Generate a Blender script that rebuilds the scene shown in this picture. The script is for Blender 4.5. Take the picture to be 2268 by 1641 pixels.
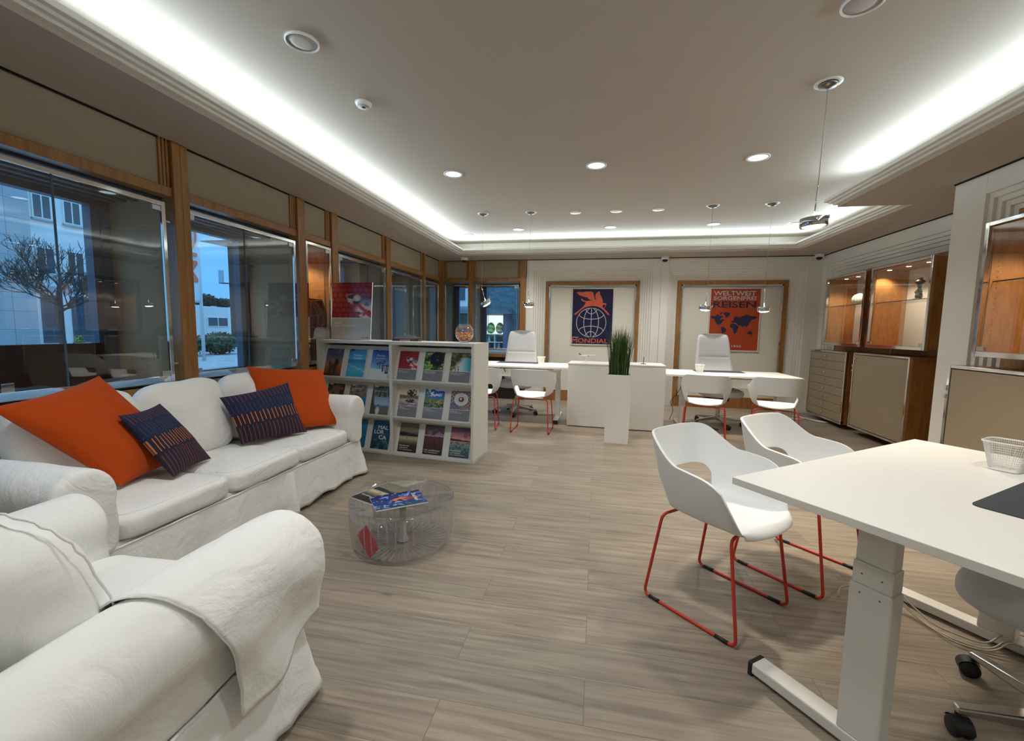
import bpy, bmesh, math, random
import numpy as np
from mathutils import Vector, Matrix, noise
for _o in list(bpy.data.objects): bpy.data.objects.remove(_o)
SC = bpy.context.scene
COL = SC.collection
random.seed(7)
PI = math.pi

# ---------------------------------------------------------------- camera
cam = bpy.data.cameras.new('camera'); cam_ob = bpy.data.objects.new('camera', cam); COL.objects.link(cam_ob)
cam.sensor_width = 36.0; cam.sensor_fit = 'HORIZONTAL'; cam.lens = 955.0 / 2268.0 * 36.0
cam.clip_start = 0.02; cam.clip_end = 300
YAW, PITCH, ROLL = math.radians(10.97), math.radians(5.5), math.radians(0.916)
CAMH = 1.28
def _camrot():
    B = np.array([[1,0,0],[0,0,-1],[0,1,0]], float)
    c, s = math.cos(YAW), math.sin(YAW); Ry = np.array([[c,s,0],[-s,c,0],[0,0,1]])
    c, s = math.cos(PITCH), math.sin(PITCH); Rp = np.array([[1,0,0],[0,c,-s],[0,s,c]])
    c, s = math.cos(ROLL), math.sin(ROLL); Rr = np.array([[c,-s,0],[s,c,0],[0,0,1]])
    return Rr @ Rp @ B @ Ry
_R = _camrot()
_M = Matrix(((_R[0][0], -_R[1][0], -_R[2][0], 0), (_R[0][1], -_R[1][1], -_R[2][1], 0), (_R[0][2], -_R[1][2], -_R[2][2], CAMH), (0,0,0,1)))
cam_ob.matrix_world = _M
SC.camera = cam_ob

# ---------------------------------------------------------------- world (dusk sky), exposure
world = bpy.data.worlds.new('dusk_sky'); SC.world = world; world.use_nodes = True
wn = world.node_tree.nodes; wl = world.node_tree.links
wn.clear()
w_out = wn.new('ShaderNodeOutputWorld'); w_bg = wn.new('ShaderNodeBackground')
w_tc = wn.new('ShaderNodeTexCoord'); w_sep = wn.new('ShaderNodeSeparateXYZ'); w_rmp = wn.new('ShaderNodeValToRGB')
w_rmp.color_ramp.elements[0].position = 0.22; w_rmp.color_ramp.elements[0].color = (0.060, 0.205, 0.40, 1)
w_rmp.color_ramp.elements[1].position = 0.7; w_rmp.color_ramp.elements[1].color = (0.27, 0.62, 1.05, 1)
wl.new(w_tc.outputs['Generated'], w_sep.inputs[0]); wl.new(w_sep.outputs['Z'], w_rmp.inputs[0])
wl.new(w_rmp.outputs[0], w_bg.inputs[0]); wl.new(w_bg.outputs[0], w_out.inputs[0])
w_bg.inputs[1].default_value = 2.25
SC.view_settings.view_transform = 'Standard'; SC.view_settings.look = 'None'
SC.view_settings.exposure = 0.60; SC.view_settings.gamma = 1.0; SC.view_settings.use_curve_mapping = False
SC.cycles.use_denoising = True
SC.cycles.transparent_max_bounces = 32
SC.cycles.max_bounces = 10
SC.cycles.diffuse_bounces = 5
SC.cycles.sample_clamp_indirect = 6.0
SC.cycles.caustics_reflective = False
SC.cycles.caustics_refractive = False

# ---------------------------------------------------------------- ceiling cove lights (LED strips in the trough)
COVE_COL = (0.70, 0.88, 1.0)
def area_light(name, loc, sx, sy, power, rot=(0,0,0), col=(1,1,1), spread=None):
    l = bpy.data.lights.new(name, 'AREA'); l.shape = 'RECTANGLE'; l.size = sx; l.size_y = sy; l.energy = power; l.color = col
    if spread: l.spread = spread
    o = bpy.data.objects.new(name, l); COL.objects.link(o); o.location = loc; o.rotation_euler = rot
    return o
TILT = math.radians(42)     # the strips lean towards the room
CW = 5.0     # watts per metre of strip
area_light('cove_strip', (-2.43, 2.2, 2.615), 0.05, 9.9, CW*9.9, (0, PI+TILT, 0), COVE_COL)
area_light('cove_strip', (0.28, 7.30, 2.615), 5.4, 0.05, CW*5.4, (PI+TILT, 0, 0), COVE_COL)
area_light('cove_strip', (2.99, 6.05, 2.615), 0.05, 2.3, CW*2.3, (0, PI-TILT, 0), COVE_COL)
area_light('cove_strip', (2.36, 1.0, 2.615), 0.05, 7.4, CW*7.4, (0, PI-TILT, 0), COVE_COL)

# ---------------------------------------------------------------- materials
def lin(c):
    return tuple(((x/12.92) if x <= 0.04045 else ((x+0.055)/1.055)**2.4) for x in c)
def rgb(r, g, b): return lin((r/255, g/255, b/255))
MATS = {}
def mat(name, col=(0.8,0.8,0.8), rough=0.5, metal=0.0, spec=0.5, bump=None, coat=0.0, var=None, sheen=0.0, emis=None, estr=0.0):
    """bump=(scale,strength,detail)  var=(scale,amount)"""
    m = bpy.data.materials.new(name); m.use_nodes = True
    nt = m.node_tree; b = nt.nodes['Principled BSDF']
    b.inputs['Base Color'].default_value = (*col, 1); b.inputs['Roughness'].default_value = rough
    b.inputs['Metallic'].default_value = metal; b.inputs['Specular IOR Level'].default_value = spec
    if coat: b.inputs['Coat Weight'].default_value = coat; b.inputs['Coat Roughness'].default_value = 0.08
    if sheen: b.inputs['Sheen Weight'].default_value = sheen
    if emis: b.inputs['Emission Color'].default_value = (*emis, 1); b.inputs['Emission Strength'].default_value = estr
    if bump or var:
        tc = nt.nodes.new('ShaderNodeTexCoord')
    if bump:
        n = nt.nodes.new('ShaderNodeTexNoise'); n.inputs['Scale'].default_value = bump[0]; n.inputs['Detail'].default_value = bump[2] if len(bump) > 2 else 3
        bp = nt.nodes.new('ShaderNodeBump'); bp.inputs['Strength'].default_value = bump[1]; bp.inputs['Distance'].default_value = bump[3] if len(bump) > 3 else 0.01
        nt.links.new(tc.outputs['Object'], n.inputs['Vector']); nt.links.new(n.outputs['Fac'], bp.inputs['Height']); nt.links.new(bp.outputs[0], b.inputs['Normal'])
    if var:
        n = nt.nodes.new('ShaderNodeTexNoise'); n.inputs['Scale'].default_value = var[0]; n.inputs['Detail'].default_value = 4
        nt.links.new(tc.outputs['Object'], n.inputs['Vector'])
        r = nt.nodes.new('ShaderNodeValToRGB')
        k = var[1]
        r.color_ramp.elements[0].position = 0.3; r.color_ramp.elements[1].position = 0.7
        r.color_ramp.elements[0].color = (*[max(0, c*(1-k)) for c in col], 1); r.color_ramp.elements[1].color = (*[min(1, c*(1+k)) for c in col], 1)
        nt.links.new(n.outputs['Fac'], r.inputs[0]); nt.links.new(r.outputs[0], b.inputs['Base Color'])
    MATS[name] = m
    return m
def emit(name, col, strength):
    m = bpy.data.materials.new(name); m.use_nodes = True; nt = m.node_tree; nt.nodes.clear()
    o = nt.nodes.new('ShaderNodeOutputMaterial'); e = nt.nodes.new('ShaderNodeEmission')
    e.inputs[0].default_value = (*col, 1); e.inputs[1].default_value = strength; nt.links.new(e.outputs[0], o.inputs[0])
    MATS[name] = m; return m
def glass(name, tint=(0.95,0.97,0.97), ior=1.5, rough=0.0, gain=1.0):
    m = bpy.data.materials.new(name); m.use_nodes = True; nt = m.node_tree; nt.nodes.clear()
    o = nt.nodes.new('ShaderNodeOutputMaterial'); mx = nt.nodes.new('ShaderNodeMixShader')
    t = nt.nodes.new('ShaderNodeBsdfTransparent'); g = nt.nodes.new('ShaderNodeBsdfGlossy'); f = nt.nodes.new('ShaderNodeFresnel')
    ge = nt.nodes.new('ShaderNodeNewGeometry'); mi = nt.nodes.new('ShaderNodeMapRange'); mi.inputs['To Min'].default_value = ior; mi.inputs['To Max'].default_value = 1.0/ior   # same reflection from both sides of a thin pane
    nt.links.new(ge.outputs['Backfacing'], mi.inputs['Value']); nt.links.new(mi.outputs[0], f.inputs[0])
    t.inputs[0].default_value = (*tint, 1); g.inputs['Roughness'].default_value = rough
    mu = nt.nodes.new('ShaderNodeMath'); mu.operation = 'MULTIPLY'; mu.use_clamp = True; mu.inputs[1].default_value = gain
    nt.links.new(f.outputs[0], mu.inputs[0]); nt.links.new(mu.outputs[0], mx.inputs[0]); nt.links.new(t.outputs[0], mx.inputs[1]); nt.links.new(g.outputs[0], mx.inputs[2]); nt.links.new(mx.outputs[0], o.inputs[0])
    MATS[name] = m; return m
def acrylic(name, milk, tint=(0.97,0.97,0.97), gain=1.2):
    m = glass(name, tint, 1.5, 0.02, gain); nt = m.node_tree; o = nt.nodes['Material Output']; mx = nt.nodes['Mix Shader']
    d = nt.nodes.new('ShaderNodeBsdfTranslucent'); d.inputs[0].default_value = (0.9,0.9,0.9,1); d2 = nt.nodes.new('ShaderNodeBsdfDiffuse'); d2.inputs[0].default_value = (0.9,0.9,0.9,1)
    a = nt.nodes.new('ShaderNodeMixShader'); a.inputs[0].default_value = 0.5; nt.links.new(d.outputs[0], a.inputs[1]); nt.links.new(d2.outputs[0], a.inputs[2])
    b = nt.nodes.new('ShaderNodeMixShader'); b.inputs[0].default_value = milk; nt.links.new(mx.outputs[0], b.inputs[1]); nt.links.new(a.outputs[0], b.inputs[2]); nt.links.new(b.outputs[0], o.inputs[0]); return m
def wood(name, c1, c2, scale=(2,2,14), rough=0.35, coat=0.25):
    m = bpy.data.materials.new(name); m.use_nodes = True; nt = m.node_tree; b = nt.nodes['Principled BSDF']
    tc = nt.nodes.new('ShaderNodeTexCoord'); mp = nt.nodes.new('ShaderNodeMapping'); mp.inputs['Scale'].default_value = scale
    n = nt.nodes.new('ShaderNodeTexNoise'); n.inputs['Scale'].default_value = 4; n.inputs['Detail'].default_value = 6; n.inputs['Distortion'].default_value = 0.6
    r = nt.nodes.new('ShaderNodeValToRGB'); r.color_ramp.elements[0].position = 0.3; r.color_ramp.elements[1].position = 0.72
    r.color_ramp.elements[0].color = (*c1, 1); r.color_ramp.elements[1].color = (*c2, 1)
    nt.links.new(tc.outputs['Object'], mp.inputs[0]); nt.links.new(mp.outputs[0], n.inputs[0]); nt.links.new(n.outputs['Fac'], r.inputs[0]); nt.links.new(r.outputs[0], b.inputs['Base Color'])
    b.inputs['Roughness'].default_value = rough; b.inputs['Coat Weight'].default_value = coat; b.inputs['Coat Roughness'].default_value = 0.1
    MATS[name] = m; return m
def vcol(name, rough=0.5, coat=0.0, bump=None):
    m = mat(name, (1,1,1), rough, bump=bump, coat=coat); nt = m.node_tree
    a = nt.nodes.new('ShaderNodeVertexColor'); a.layer_name = 'Col'
    nt.links.new(a.outputs[0], nt.nodes['Principled BSDF'].inputs['Base Color']); return m

def floor_material():
    m = bpy.data.materials.new('oak_planks'); m.use_nodes = True; nt = m.node_tree; N = nt.nodes; L = nt.links; b = N['Principled BSDF']
    tc = N.new('ShaderNodeTexCoord')
    br = N.new('ShaderNodeTexBrick'); br.offset = 0.37; br.offset_frequency = 2
    br.inputs['Scale'].default_value = 1.0; br.inputs['Brick Width'].default_value = 1.32; br.inputs['Row Height'].default_value = 0.187
    br.inputs['Mortar Size'].default_value = 0.0012; br.inputs['Mortar Smooth'].default_value = 0.2; br.inputs['Bias'].default_value = 0.0
    br.inputs['Color1'].default_value = (0.0,0,0,1); br.inputs['Color2'].default_value = (1,1,1,1); br.inputs['Mortar'].default_value = (0.5,0.5,0.5,1)
    L.new(tc.outputs['Object'], br.inputs['Vector'])
    # grain, stretched along the plank (x) and shifted per plank
    mp = N.new('ShaderNodeMapping'); mp.inputs['Scale'].default_value = (1.2, 21.0, 1.0)
    sep = N.new('ShaderNodeVectorMath'); sep.operation = 'MULTIPLY'; sep.inputs[1].default_value = (7.3, 3.1, 0)
    add = N.new('ShaderNodeVectorMath'); add.operation = 'ADD'
    L.new(br.outputs['Color'], sep.inputs[0]); L.new(tc.outputs['Object'], mp.inputs[0]); L.new(mp.outputs[0], add.inputs[0]); L.new(sep.outputs[0], add.inputs[1])
    n1 = N.new('ShaderNodeTexNoise'); n1.inputs['Scale'].default_value = 1.7; n1.inputs['Detail'].default_value = 8; n1.inputs['Roughness'].default_value = 0.62; n1.inputs['Distortion'].default_value = 0.7
    L.new(add.outputs[0], n1.inputs['Vector'])
    r = N.new('ShaderNodeValToRGB'); cr = r.color_ramp
    cr.elements[0].position = 0.26; cr.elements[0].color = (*rgb(116,105,93), 1)
    cr.elements[1].position = 0.74; cr.elements[1].color = (*rgb(172,160,143), 1)
    e = cr.elements.new(0.48); e.color = (*rgb(147,135,120), 1)
    L.new(n1.outputs['Fac'], r.inputs[0])
    # per plank tone
    mt = N.new('ShaderNodeMixRGB'); mt.blend_type = 'MULTIPLY'; mt.inputs[0].default_value = 1.0
    r2 = N.new('ShaderNodeValToRGB'); r2.color_ramp.elements[0].color = (0.86,0.86,0.87,1); r2.color_ramp.elements[1].color = (1.04,1.02,1.0,1)
    L.new(br.outputs['Color'], r2.inputs[0]); L.new(r.outputs[0], mt.inputs[1]); L.new(r2.outputs[0], mt.inputs[2])
    # knots
    mp3 = N.new('ShaderNodeMapping'); mp3.inputs['Scale'].default_value = (1.1, 3.4, 1)
    vo = N.new('ShaderNodeTexVoronoi'); vo.inputs['Scale'].default_value = 1.5; vo.inputs['Randomness'].default_value = 1.0
    L.new(tc.outputs['Object'], mp3.inputs[0]); L.new(mp3.outputs[0], vo.inputs['Vector'])
    rk = N.new('ShaderNodeValToRGB'); rk.color_ramp.elements[0].position = 0.012; rk.color_ramp.elements[0].color = (0.5,0.46,0.42,1); rk.color_ramp.elements[1].position = 0.07; rk.color_ramp.elements[1].color = (1,1,1,1)
    L.new(vo.outputs['Distance'], rk.inputs[0])
    mk = N.new('ShaderNodeMixRGB'); mk.blend_type = 'MULTIPLY'; mk.inputs[0].default_value = 0.9
    L.new(mt.outputs[0], mk.inputs[1]); L.new(rk.outputs[0], mk.inputs[2])
    # joints
    mj = N.new('ShaderNodeMixRGB'); mj.blend_type = 'MIX'; mj.inputs[2].default_value = (*rgb(92,80,70), 1)
    fj = N.new('ShaderNodeMath'); fj.operation = 'MULTIPLY'; fj.inputs[1].default_value = 0.75
    L.new(br.outputs['Fac'], fj.inputs[0]); L.new(fj.outputs[0], mj.inputs[0]); L.new(mk.outputs[0], mj.inputs[1])
    L.new(mj.outputs[0], b.inputs['Base Color'])
    b.inputs['Roughness'].default_value = 0.42; b.inputs['Specular IOR Level'].default_value = 0.35
    bp = N.new('ShaderNodeBump'); bp.inputs['Strength'].default_value = 0.12; bp.inputs['Distance'].default_value = 0.004
    L.new(n1.outputs['Fac'], bp.inputs['Height']); L.new(bp.outputs[0], b.inputs['Normal'])
    MATS['floor'] = m
    return m
def cloth_material(name, col, weave=900.0, wr=0.35, wscale=7.0, rough=0.92):
    m = bpy.data.materials.new(name); m.use_nodes = True; nt = m.node_tree; N = nt.nodes; L = nt.links; b = N['Principled BSDF']
    b.inputs['Base Color'].default_value = (*col, 1); b.inputs['Roughness'].default_value = rough; b.inputs['Specular IOR Level'].default_value = 0.15
    b.inputs['Sheen Weight'].default_value = 0.08
    tc = N.new('ShaderNodeTexCoord')
    n1 = N.new('ShaderNodeTexNoise'); n1.inputs['Scale'].default_value = wscale; n1.inputs['Detail'].default_value = 5; n1.inputs['Distortion'].default_value = 1.6; n1.inputs['Roughness'].default_value = 0.55
    n2 = N.new('ShaderNodeTexNoise'); n2.inputs['Scale'].default_value = weave; n2.inputs['Detail'].default_value = 1
    n3 = N.new('ShaderNodeTexNoise'); n3.inputs['Scale'].default_value = wscale*4; n3.inputs['Detail'].default_value = 3; n3.inputs['Distortion'].default_value = 1.0
    for n in (n1, n2, n3): L.new(tc.outputs['Object'], n.inputs['Vector'])
    a = N.new('ShaderNodeMath'); a.operation = 'MULTIPLY_ADD'; a.inputs[1].default_value = 0.16
    L.new(n3.outputs['Fac'], a.inputs[0]); L.new(n1.outputs['Fac'], a.inputs[2])
    a2 = N.new('ShaderNodeMath'); a2.operation = 'MULTIPLY_ADD'; a2.inputs[1].default_value = 0.03
    L.new(n2.outputs['Fac'], a2.inputs[0]); L.new(a.outputs[0], a2.inputs[2])
    bp = N.new('ShaderNodeBump'); bp.inputs['Strength'].default_value = wr; bp.inputs['Distance'].default_value = 0.05
    L.new(a2.outputs[0], bp.inputs['Height']); L.new(bp.outputs[0], b.inputs['Normal'])
    MATS[name] = m; return m

M_floor = floor_material()
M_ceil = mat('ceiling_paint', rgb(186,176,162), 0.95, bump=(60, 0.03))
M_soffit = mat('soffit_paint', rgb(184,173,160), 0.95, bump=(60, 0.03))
M_cove = mat('cove_trim_paint', rgb(226,220,210), 0.6)
M_wall = mat('plaster_paint', rgb(236,232,222), 0.7, bump=(80, 0.02))
M_fabric = mat('beige_wall_fabric', rgb(158,145,122), 0.9, bump=(400, 0.05))
M_panel = mat('cream_panel', rgb(226,220,206), 0.75, bump=(300, 0.03))
M_taupe = mat('taupe_lacquer', rgb(150,135,112), 0.42, bump=(200, 0.01))
M_bay = mat('window_bay_fabric', rgb(164,138,106), 0.9, bump=(300, 0.05))
M_wood = wood('cherry_wood', rgb(134,90,44), rgb(168,118,62), (9,9,1.1), 0.38, 0.12)
M_woodlit = wood('lit_cherry_panel', rgb(166,112,56), rgb(194,140,78), (7,7,2.2), 0.5, 0.1)  # lighter copy of the cherry wood, glow of the lit cases put into its colour
M_chrome = mat('chrome', (0.78,0.78,0.78), 0.08, 1.0)
M_steel = mat('brushed_steel', (0.55,0.54,0.52), 0.28, 1.0)
M_alu = mat('dark_aluminium', rgb(120,116,110), 0.35, 1.0)
M_black = mat('black_plastic', (0.012,0.012,0.013), 0.45)
M_gapshade = mat('painted_gap_shade', (0.01,0.01,0.01), 0.9)  # near-black strip colour: shade of the soffit gap is painted, no recess behind it
M_white = mat('white_lacquer', rgb(232,230,225), 0.35, coat=0.1)
M_whitem = mat('white_metal', rgb(222,220,214), 0.45)
M_desk = mat('white_melamine', rgb(236,233,226), 0.38, bump=(900, 0.01))
M_shell = mat('white_plastic_shell', rgb(236,238,238), 0.45)
M_red = mat('red_powder_coat', rgb(200,58,42), 0.4)
M_ltgrey = cloth_material('light_grey_upholstery', rgb(206,208,210), 1500, 0.04, 5)
M_slip = cloth_material('white_slipcover', rgb(241,241,238), 700, 0.42, 3.2)
M_orange = cloth_material('orange_cotton', rgb(186,72,16), 900, 0.25, 4.0)
M_navy = vcol('navy_striped_fabric', 0.9, bump=(700, 0.2))
M_print = vcol('printed_paper', 0.35, coat=0.35)
M_paper = mat('white_paper', rgb(235,235,232), 0.5)
M_glass = glass('window_glass', (0.93,0.94,0.94), 1.5, 0.0, 2.6)
M_clear = glass('clear_glass', (0.97,0.98,0.98), 1.45)
M_outer = glass('outer_glazing', (0.90,0.93,0.95), 1.5)
M_acryl = acrylic('clear_acrylic', 0.035)
M_pad = mat('anthracite_desk_pad', rgb(58,60,66), 0.75)
M_txtw = mat('white_print', rgb(236,234,228), 0.5)
M_txtg = mat('pale_grey_print', rgb(190,190,188), 0.5)
M_txto = mat('orange_print', rgb(200,88,54), 0.5)
M_txtn = mat('navy_print', rgb(33,30,66), 0.5)
M_txtr = mat('wine_red_print', rgb(150,28,50), 0.5)
M_frame_dk = mat('dark_window_frame', rgb(70,84,104), 0.5)

# ---------------------------------------------------------------- mesh builder
class MB:
    def __init__(s): s.v = []; s.f = []; s.mi = []; s.col = None
    def add(s, verts, faces, mi=0, M=None):
        o = len(s.v)
        s.v += [tuple(M @ Vector(p)) if M else tuple(p) for p in verts]
        s.f += [tuple(o+i for i in f) for f in faces]; s.mi += [mi]*len(faces)
        return s
    def box(s, x0, x1, y0, y1, z0, z1, mi=0, M=None):
        v = [(x0,y0,z0),(x1,y0,z0),(x1,y1,z0),(x0,y1,z0),(x0,y0,z1),(x1,y0,z1),(x1,y1,z1),(x0,y1,z1)]
        return s.add(v, [(0,3,2,1),(4,5,6,7),(0,1,5,4),(1,2,6,5),(2,3,7,6),(3,0,4,7)], mi, M)
    def tube(s, pts, r, n=10, closed=False, mi=0, M=None, cap=True):
        pts = [Vector(p) for p in pts]; k = len(pts); rs = r if isinstance(r, (list, tuple)) else [r]*k
        V = []; up = None
        for i, p in enumerate(pts):
            a = pts[(i-1) % k] if (i > 0 or closed) else p; b = pts[(i+1) % k] if (i < k-1 or closed) else p
            t = (b-a); t = t.normalized() if t.length > 1e-9 else Vector((0,0,1))
            if up is None:
                up = Vector((0,0,1)) if abs(t.z) < 0.9 else Vector((1,0,0))
            side = t.cross(up)
            if side.length < 1e-5: side = t.cross(Vector((0.3,1,0.2)))
            side.normalize(); up = side.cross(t).normalized()
            for j in range(n):
                q = 2*PI*j/n; V.append(p + (side*math.cos(q) + up*math.sin(q))*rs[i])
        F = []
        for i in range(k if closed else k-1):
            for j in range(n):
                F.append((i*n+j, i*n+(j+1) % n, ((i+1) % k)*n+(j+1) % n, ((i+1) % k)*n+j))
        if not closed and cap:
            F.append(tuple(range(n-1, -1, -1))); F.append(tuple((k-1)*n+j for j in range(n)))
        return s.add(V, F, mi, M)
    def lathe(s, prof, n=32, mi=0, M=None, cap=True, closed=False):
        V = []; F = []; k = len(prof)
        for (r, z) in prof:
            for j in range(n):
                q = 2*PI*j/n; V.append((r*math.cos(q), r*math.sin(q), z))
        for i in range(k if closed else k-1):
            for j in range(n):
                F.append((i*n+j, i*n+(j+1) % n, ((i+1) % k)*n+(j+1) % n, ((i+1) % k)*n+j))
        if cap and not closed:
            if prof[0][0] > 1e-6: F.append(tuple(range(n-1, -1, -1)))
            if prof[-1][0] > 1e-6: F.append(tuple((k-1)*n+j for j in range(n)))
        return s.add(V, F, mi, M)
    def surf(s, fn, nu, nv, mi=0, M=None, wrapu=False, flip=False):
        V = []; F = []
        for j in range(nv+1):
            for i in range(nu if wrapu else nu+1):
                V.append(fn(i/nu, j/nv))
        w = nu if wrapu else nu+1
        for j in range(nv):
            for i in range(nu):
                a, b2 = j*w+i, j*w+(i+1) % w
                q = (a, b2, b2+w, a+w); F.append(q[::-1] if flip else q)
        return s.add(V, F, mi, M)
    def prism(s, poly, t, M=None, mi=0):
        """flat polygon in local XY extruded from z=0 to z=t (fan made by tessellation)"""
        from mathutils.geometry import tessellate_polygon
        n = len(poly); tri = tessellate_polygon([[Vector((p[0], p[1], 0)) for p in poly]])
        area = sum(poly[i][0]*poly[(i+1) % n][1]-poly[(i+1) % n][0]*poly[i][1] for i in range(n))
        V = [(p[0], p[1], 0) for p in poly]+[(p[0], p[1], t) for p in poly]; F = []
        for a, b2, c in tri:
            pa, pb, pc = poly[a], poly[b2], poly[c]
            ar = (pb[0]-pa[0])*(pc[1]-pa[1])-(pc[0]-pa[0])*(pb[1]-pa[1])
            if ar < 0: a, c = c, a
            F.append((a+n, b2+n, c+n)); F.append((c, b2, a))
        for i in range(n):
            j = (i+1) % n
            F.append((i, j, j+n, i+n) if area > 0 else (j, i, i+n, j+n))
        return s.add(V, F, mi, M)
    def build(s, name, mats, parent=None, loc=None, rot=None, smooth=False, bevel=0, seg=2, subsurf=0, solid=0, colors=None, kind=None, angle=None):
        me = bpy.data.meshes.new(name); me.from_pydata(s.v, [], s.f)
        if not isinstance(mats, (list, tuple)): mats = [mats]
        for m in mats: me.materials.append(m)
        if len(mats) > 1: me.polygons.foreach_set('material_index', s.mi)
        if colors is not None:
            at = me.color_attributes.new('Col', 'FLOAT_COLOR', 'POINT')
            arr = np.ones((len(s.v), 4), np.float32); arr[:, :3] = colors; at.data.foreach_set('color', arr.ravel())
        if smooth: me.polygons.foreach_set('use_smooth', [True]*len(me.polygons))
        me.update()
        if angle is not None: me.set_sharp_from_angle(angle=math.radians(angle))
        o = bpy.data.objects.new(name, me); COL.objects.link(o)
        if parent: o.parent = parent
        if loc: o.location = loc
        if rot: o.rotation_euler = rot
        if solid:
            md = o.modifiers.new('solid', 'SOLIDIFY'); md.thickness = solid; md.offset = 0
        if bevel:
            md = o.modifiers.new('bevel', 'BEVEL'); md.width = bevel; md.segments = seg; md.limit_method = 'ANGLE'; md.angle_limit = math.radians(40); md.use_clamp_overlap = True
        if subsurf:
            md = o.modifiers.new('sub', 'SUBSURF'); md.levels = subsurf; md.render_levels = subsurf
        if kind: o['kind'] = kind
        return o
def E(name, label, cat, loc=(0,0,0), rz=0.0, group=None, rot=None):
    o = bpy.data.objects.new(name, None); COL.objects.link(o); o.empty_display_size = 0.05
    o.location = loc; o.rotation_euler = rot if rot else (0,0,rz)
    o['label'] = label; o['category'] = cat
    if group: o['group'] = group
    return o
def tag(o, label, cat, group=None, kind=None):
    o['label'] = label; o['category'] = cat
    if group: o['group'] = group
    if kind: o['kind'] = kind
    return o
def struct(o, label=None):
    o['kind'] = 'structure'
    if label: o['label'] = label
    return o
def dup(root, loc, rz, label=None, group=None):
    r = root.copy(); COL.objects.link(r); r.location = loc; r.rotation_euler = (0,0,rz)
    if label: r['label'] = label
    if group: r['group'] = group
    for ch in list(root.children):
        c = ch.copy(); COL.objects.link(c); c.parent = r
        for g in ch.children:
            d = g.copy(); COL.objects.link(d); d.parent = c
    return r
def arc(c, r, a0, a1, n, plane='xz'):
    out = []
    for i in range(n+1):
        a = a0+(a1-a0)*i/n; p, q = r*math.cos(a), r*math.sin(a)
        out.append((c[0]+p, c[1], c[2]+q) if plane == 'xz' else ((c[0], c[1]+p, c[2]+q) if plane == 'yz' else (c[0]+p, c[1]+q, c[2])))
    return out
def fillet(pts, r, n=5):
    """round the corners of a polyline"""
    P = [Vector(p) for p in pts]; out = [P[0]]
    for i in range(1, len(P)-1):
        a, b, c = P[i-1], P[i], P[i+1]
        d1 = (a-b); d2 = (c-b); rr = min(r, d1.length*0.45, d2.length*0.45); p0 = b+d1.normalized()*rr; p1 = b+d2.normalized()*rr
        for k in range(n+1):
            t = k/n; out.append((p0*(1-t)**2)+(b*2*t*(1-t))+(p1*t*t))
    out.append(P[-1]); return out
def plane_matrix(origin, ax, ay):
    ax = Vector(ax).normalized(); ay = Vector(ay).normalized(); az = ax.cross(ay)
    return Matrix(((ax.x, ay.x, az.x, origin[0]), (ax.y, ay.y, az.y, origin[1]), (ax.z, ay.z, az.z, origin[2]), (0,0,0,1)))
_deps = None
def text_mesh(body, x0, y0, w, h, M, m, name, parent, bold=0.0, t=0.0006, shear=0.0, mirror=False, space=1.0):
    """flat lettering fitted to the box x0..x0+w, y0..y0+h of the plane matrix M"""
    cu = bpy.data.curves.new('tmp', 'FONT'); cu.body = body; cu.size = 1; cu.shear = shear; cu.fill_mode = 'FRONT'; cu.resolution_u = 4; cu.space_character = space
    ob = bpy.data.objects.new('tmp', cu); COL.objects.link(ob)
    bpy.context.view_layer.update()
    me = bpy.data.meshes.new_from_object(ob.evaluated_get(bpy.context.evaluated_depsgraph_get()))
    bpy.data.objects.remove(ob); bpy.data.curves.remove(cu)
    co = np.array([v.co[:] for v in me.vertices]); lo = co.min(0); hi = co.max(0)
    co[:, 0] = (co[:, 0]-lo[0])/(hi[0]-lo[0])*w; co[:, 1] = (co[:, 1]-lo[1])/(hi[1]-lo[1])*h
    if mirror: co[:, 0] = w-co[:, 0]
    co[:, 0] += x0; co[:, 1] += y0; co[:, 2] = t
    b = bold*0.9*h   # bolder strokes: the same outline laid down again, slightly shifted
    mb = MB(); F = [tuple(p.vertices) for p in me.polygons]
    for k, (dx, dy) in enumerate(((0, 0),) if b <= 0 else ((-b, 0), (b, 0), (0, -b*0.8), (0, b*0.8))): mb.add([(c[0]+dx, c[1]+dy, c[2]+k*0.0001) for c in co], F, 0, M)
    bpy.data.meshes.remove(me); return mb.build(name, m, parent)
def cushion(mb, w, d, h, n=28, crown=0.5, noise_amp=0.006, seed=0, M=None, ex=4.0, edge=0.35, zexp=0.8):
    """boxy rounded cushion centred on xy, from z=0 to z=h with crowned top"""
    def f(u, v):
        th = u*2*PI; ph = (v-0.5)*PI
        cs = lambda a, p: math.copysign(abs(math.cos(a))**p, math.cos(a)); sn = lambda a, p: math.copysign(abs(math.sin(a))**p, math.sin(a))
        cp = cs(ph, edge); x = w/2*cp*cs(th, 2/ex); y = d/2*cp*sn(th, 2/ex); z = h/2*sn(ph, zexp)
        k = max(0, (1-(2*x/w)**2)*(1-(2*y/d)**2)); z += (0.5*h*crown*k if z > 0 else 0)
        q = Vector((x*6+seed*7.1, y*6, z*6)); nv = noise.noise_vector(q)*noise_amp + noise.noise_vector(q*2.7)*noise_amp*0.5
        return (x+nv.x, y+nv.y, z+h/2+nv.z)
    mb.surf(f, n*2, n, M=M, wrapu=True); mb.on = (lambda u, v: (M @ Vector(f(u, v))) if M else Vector(f(u, v)))
    return mb
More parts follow.
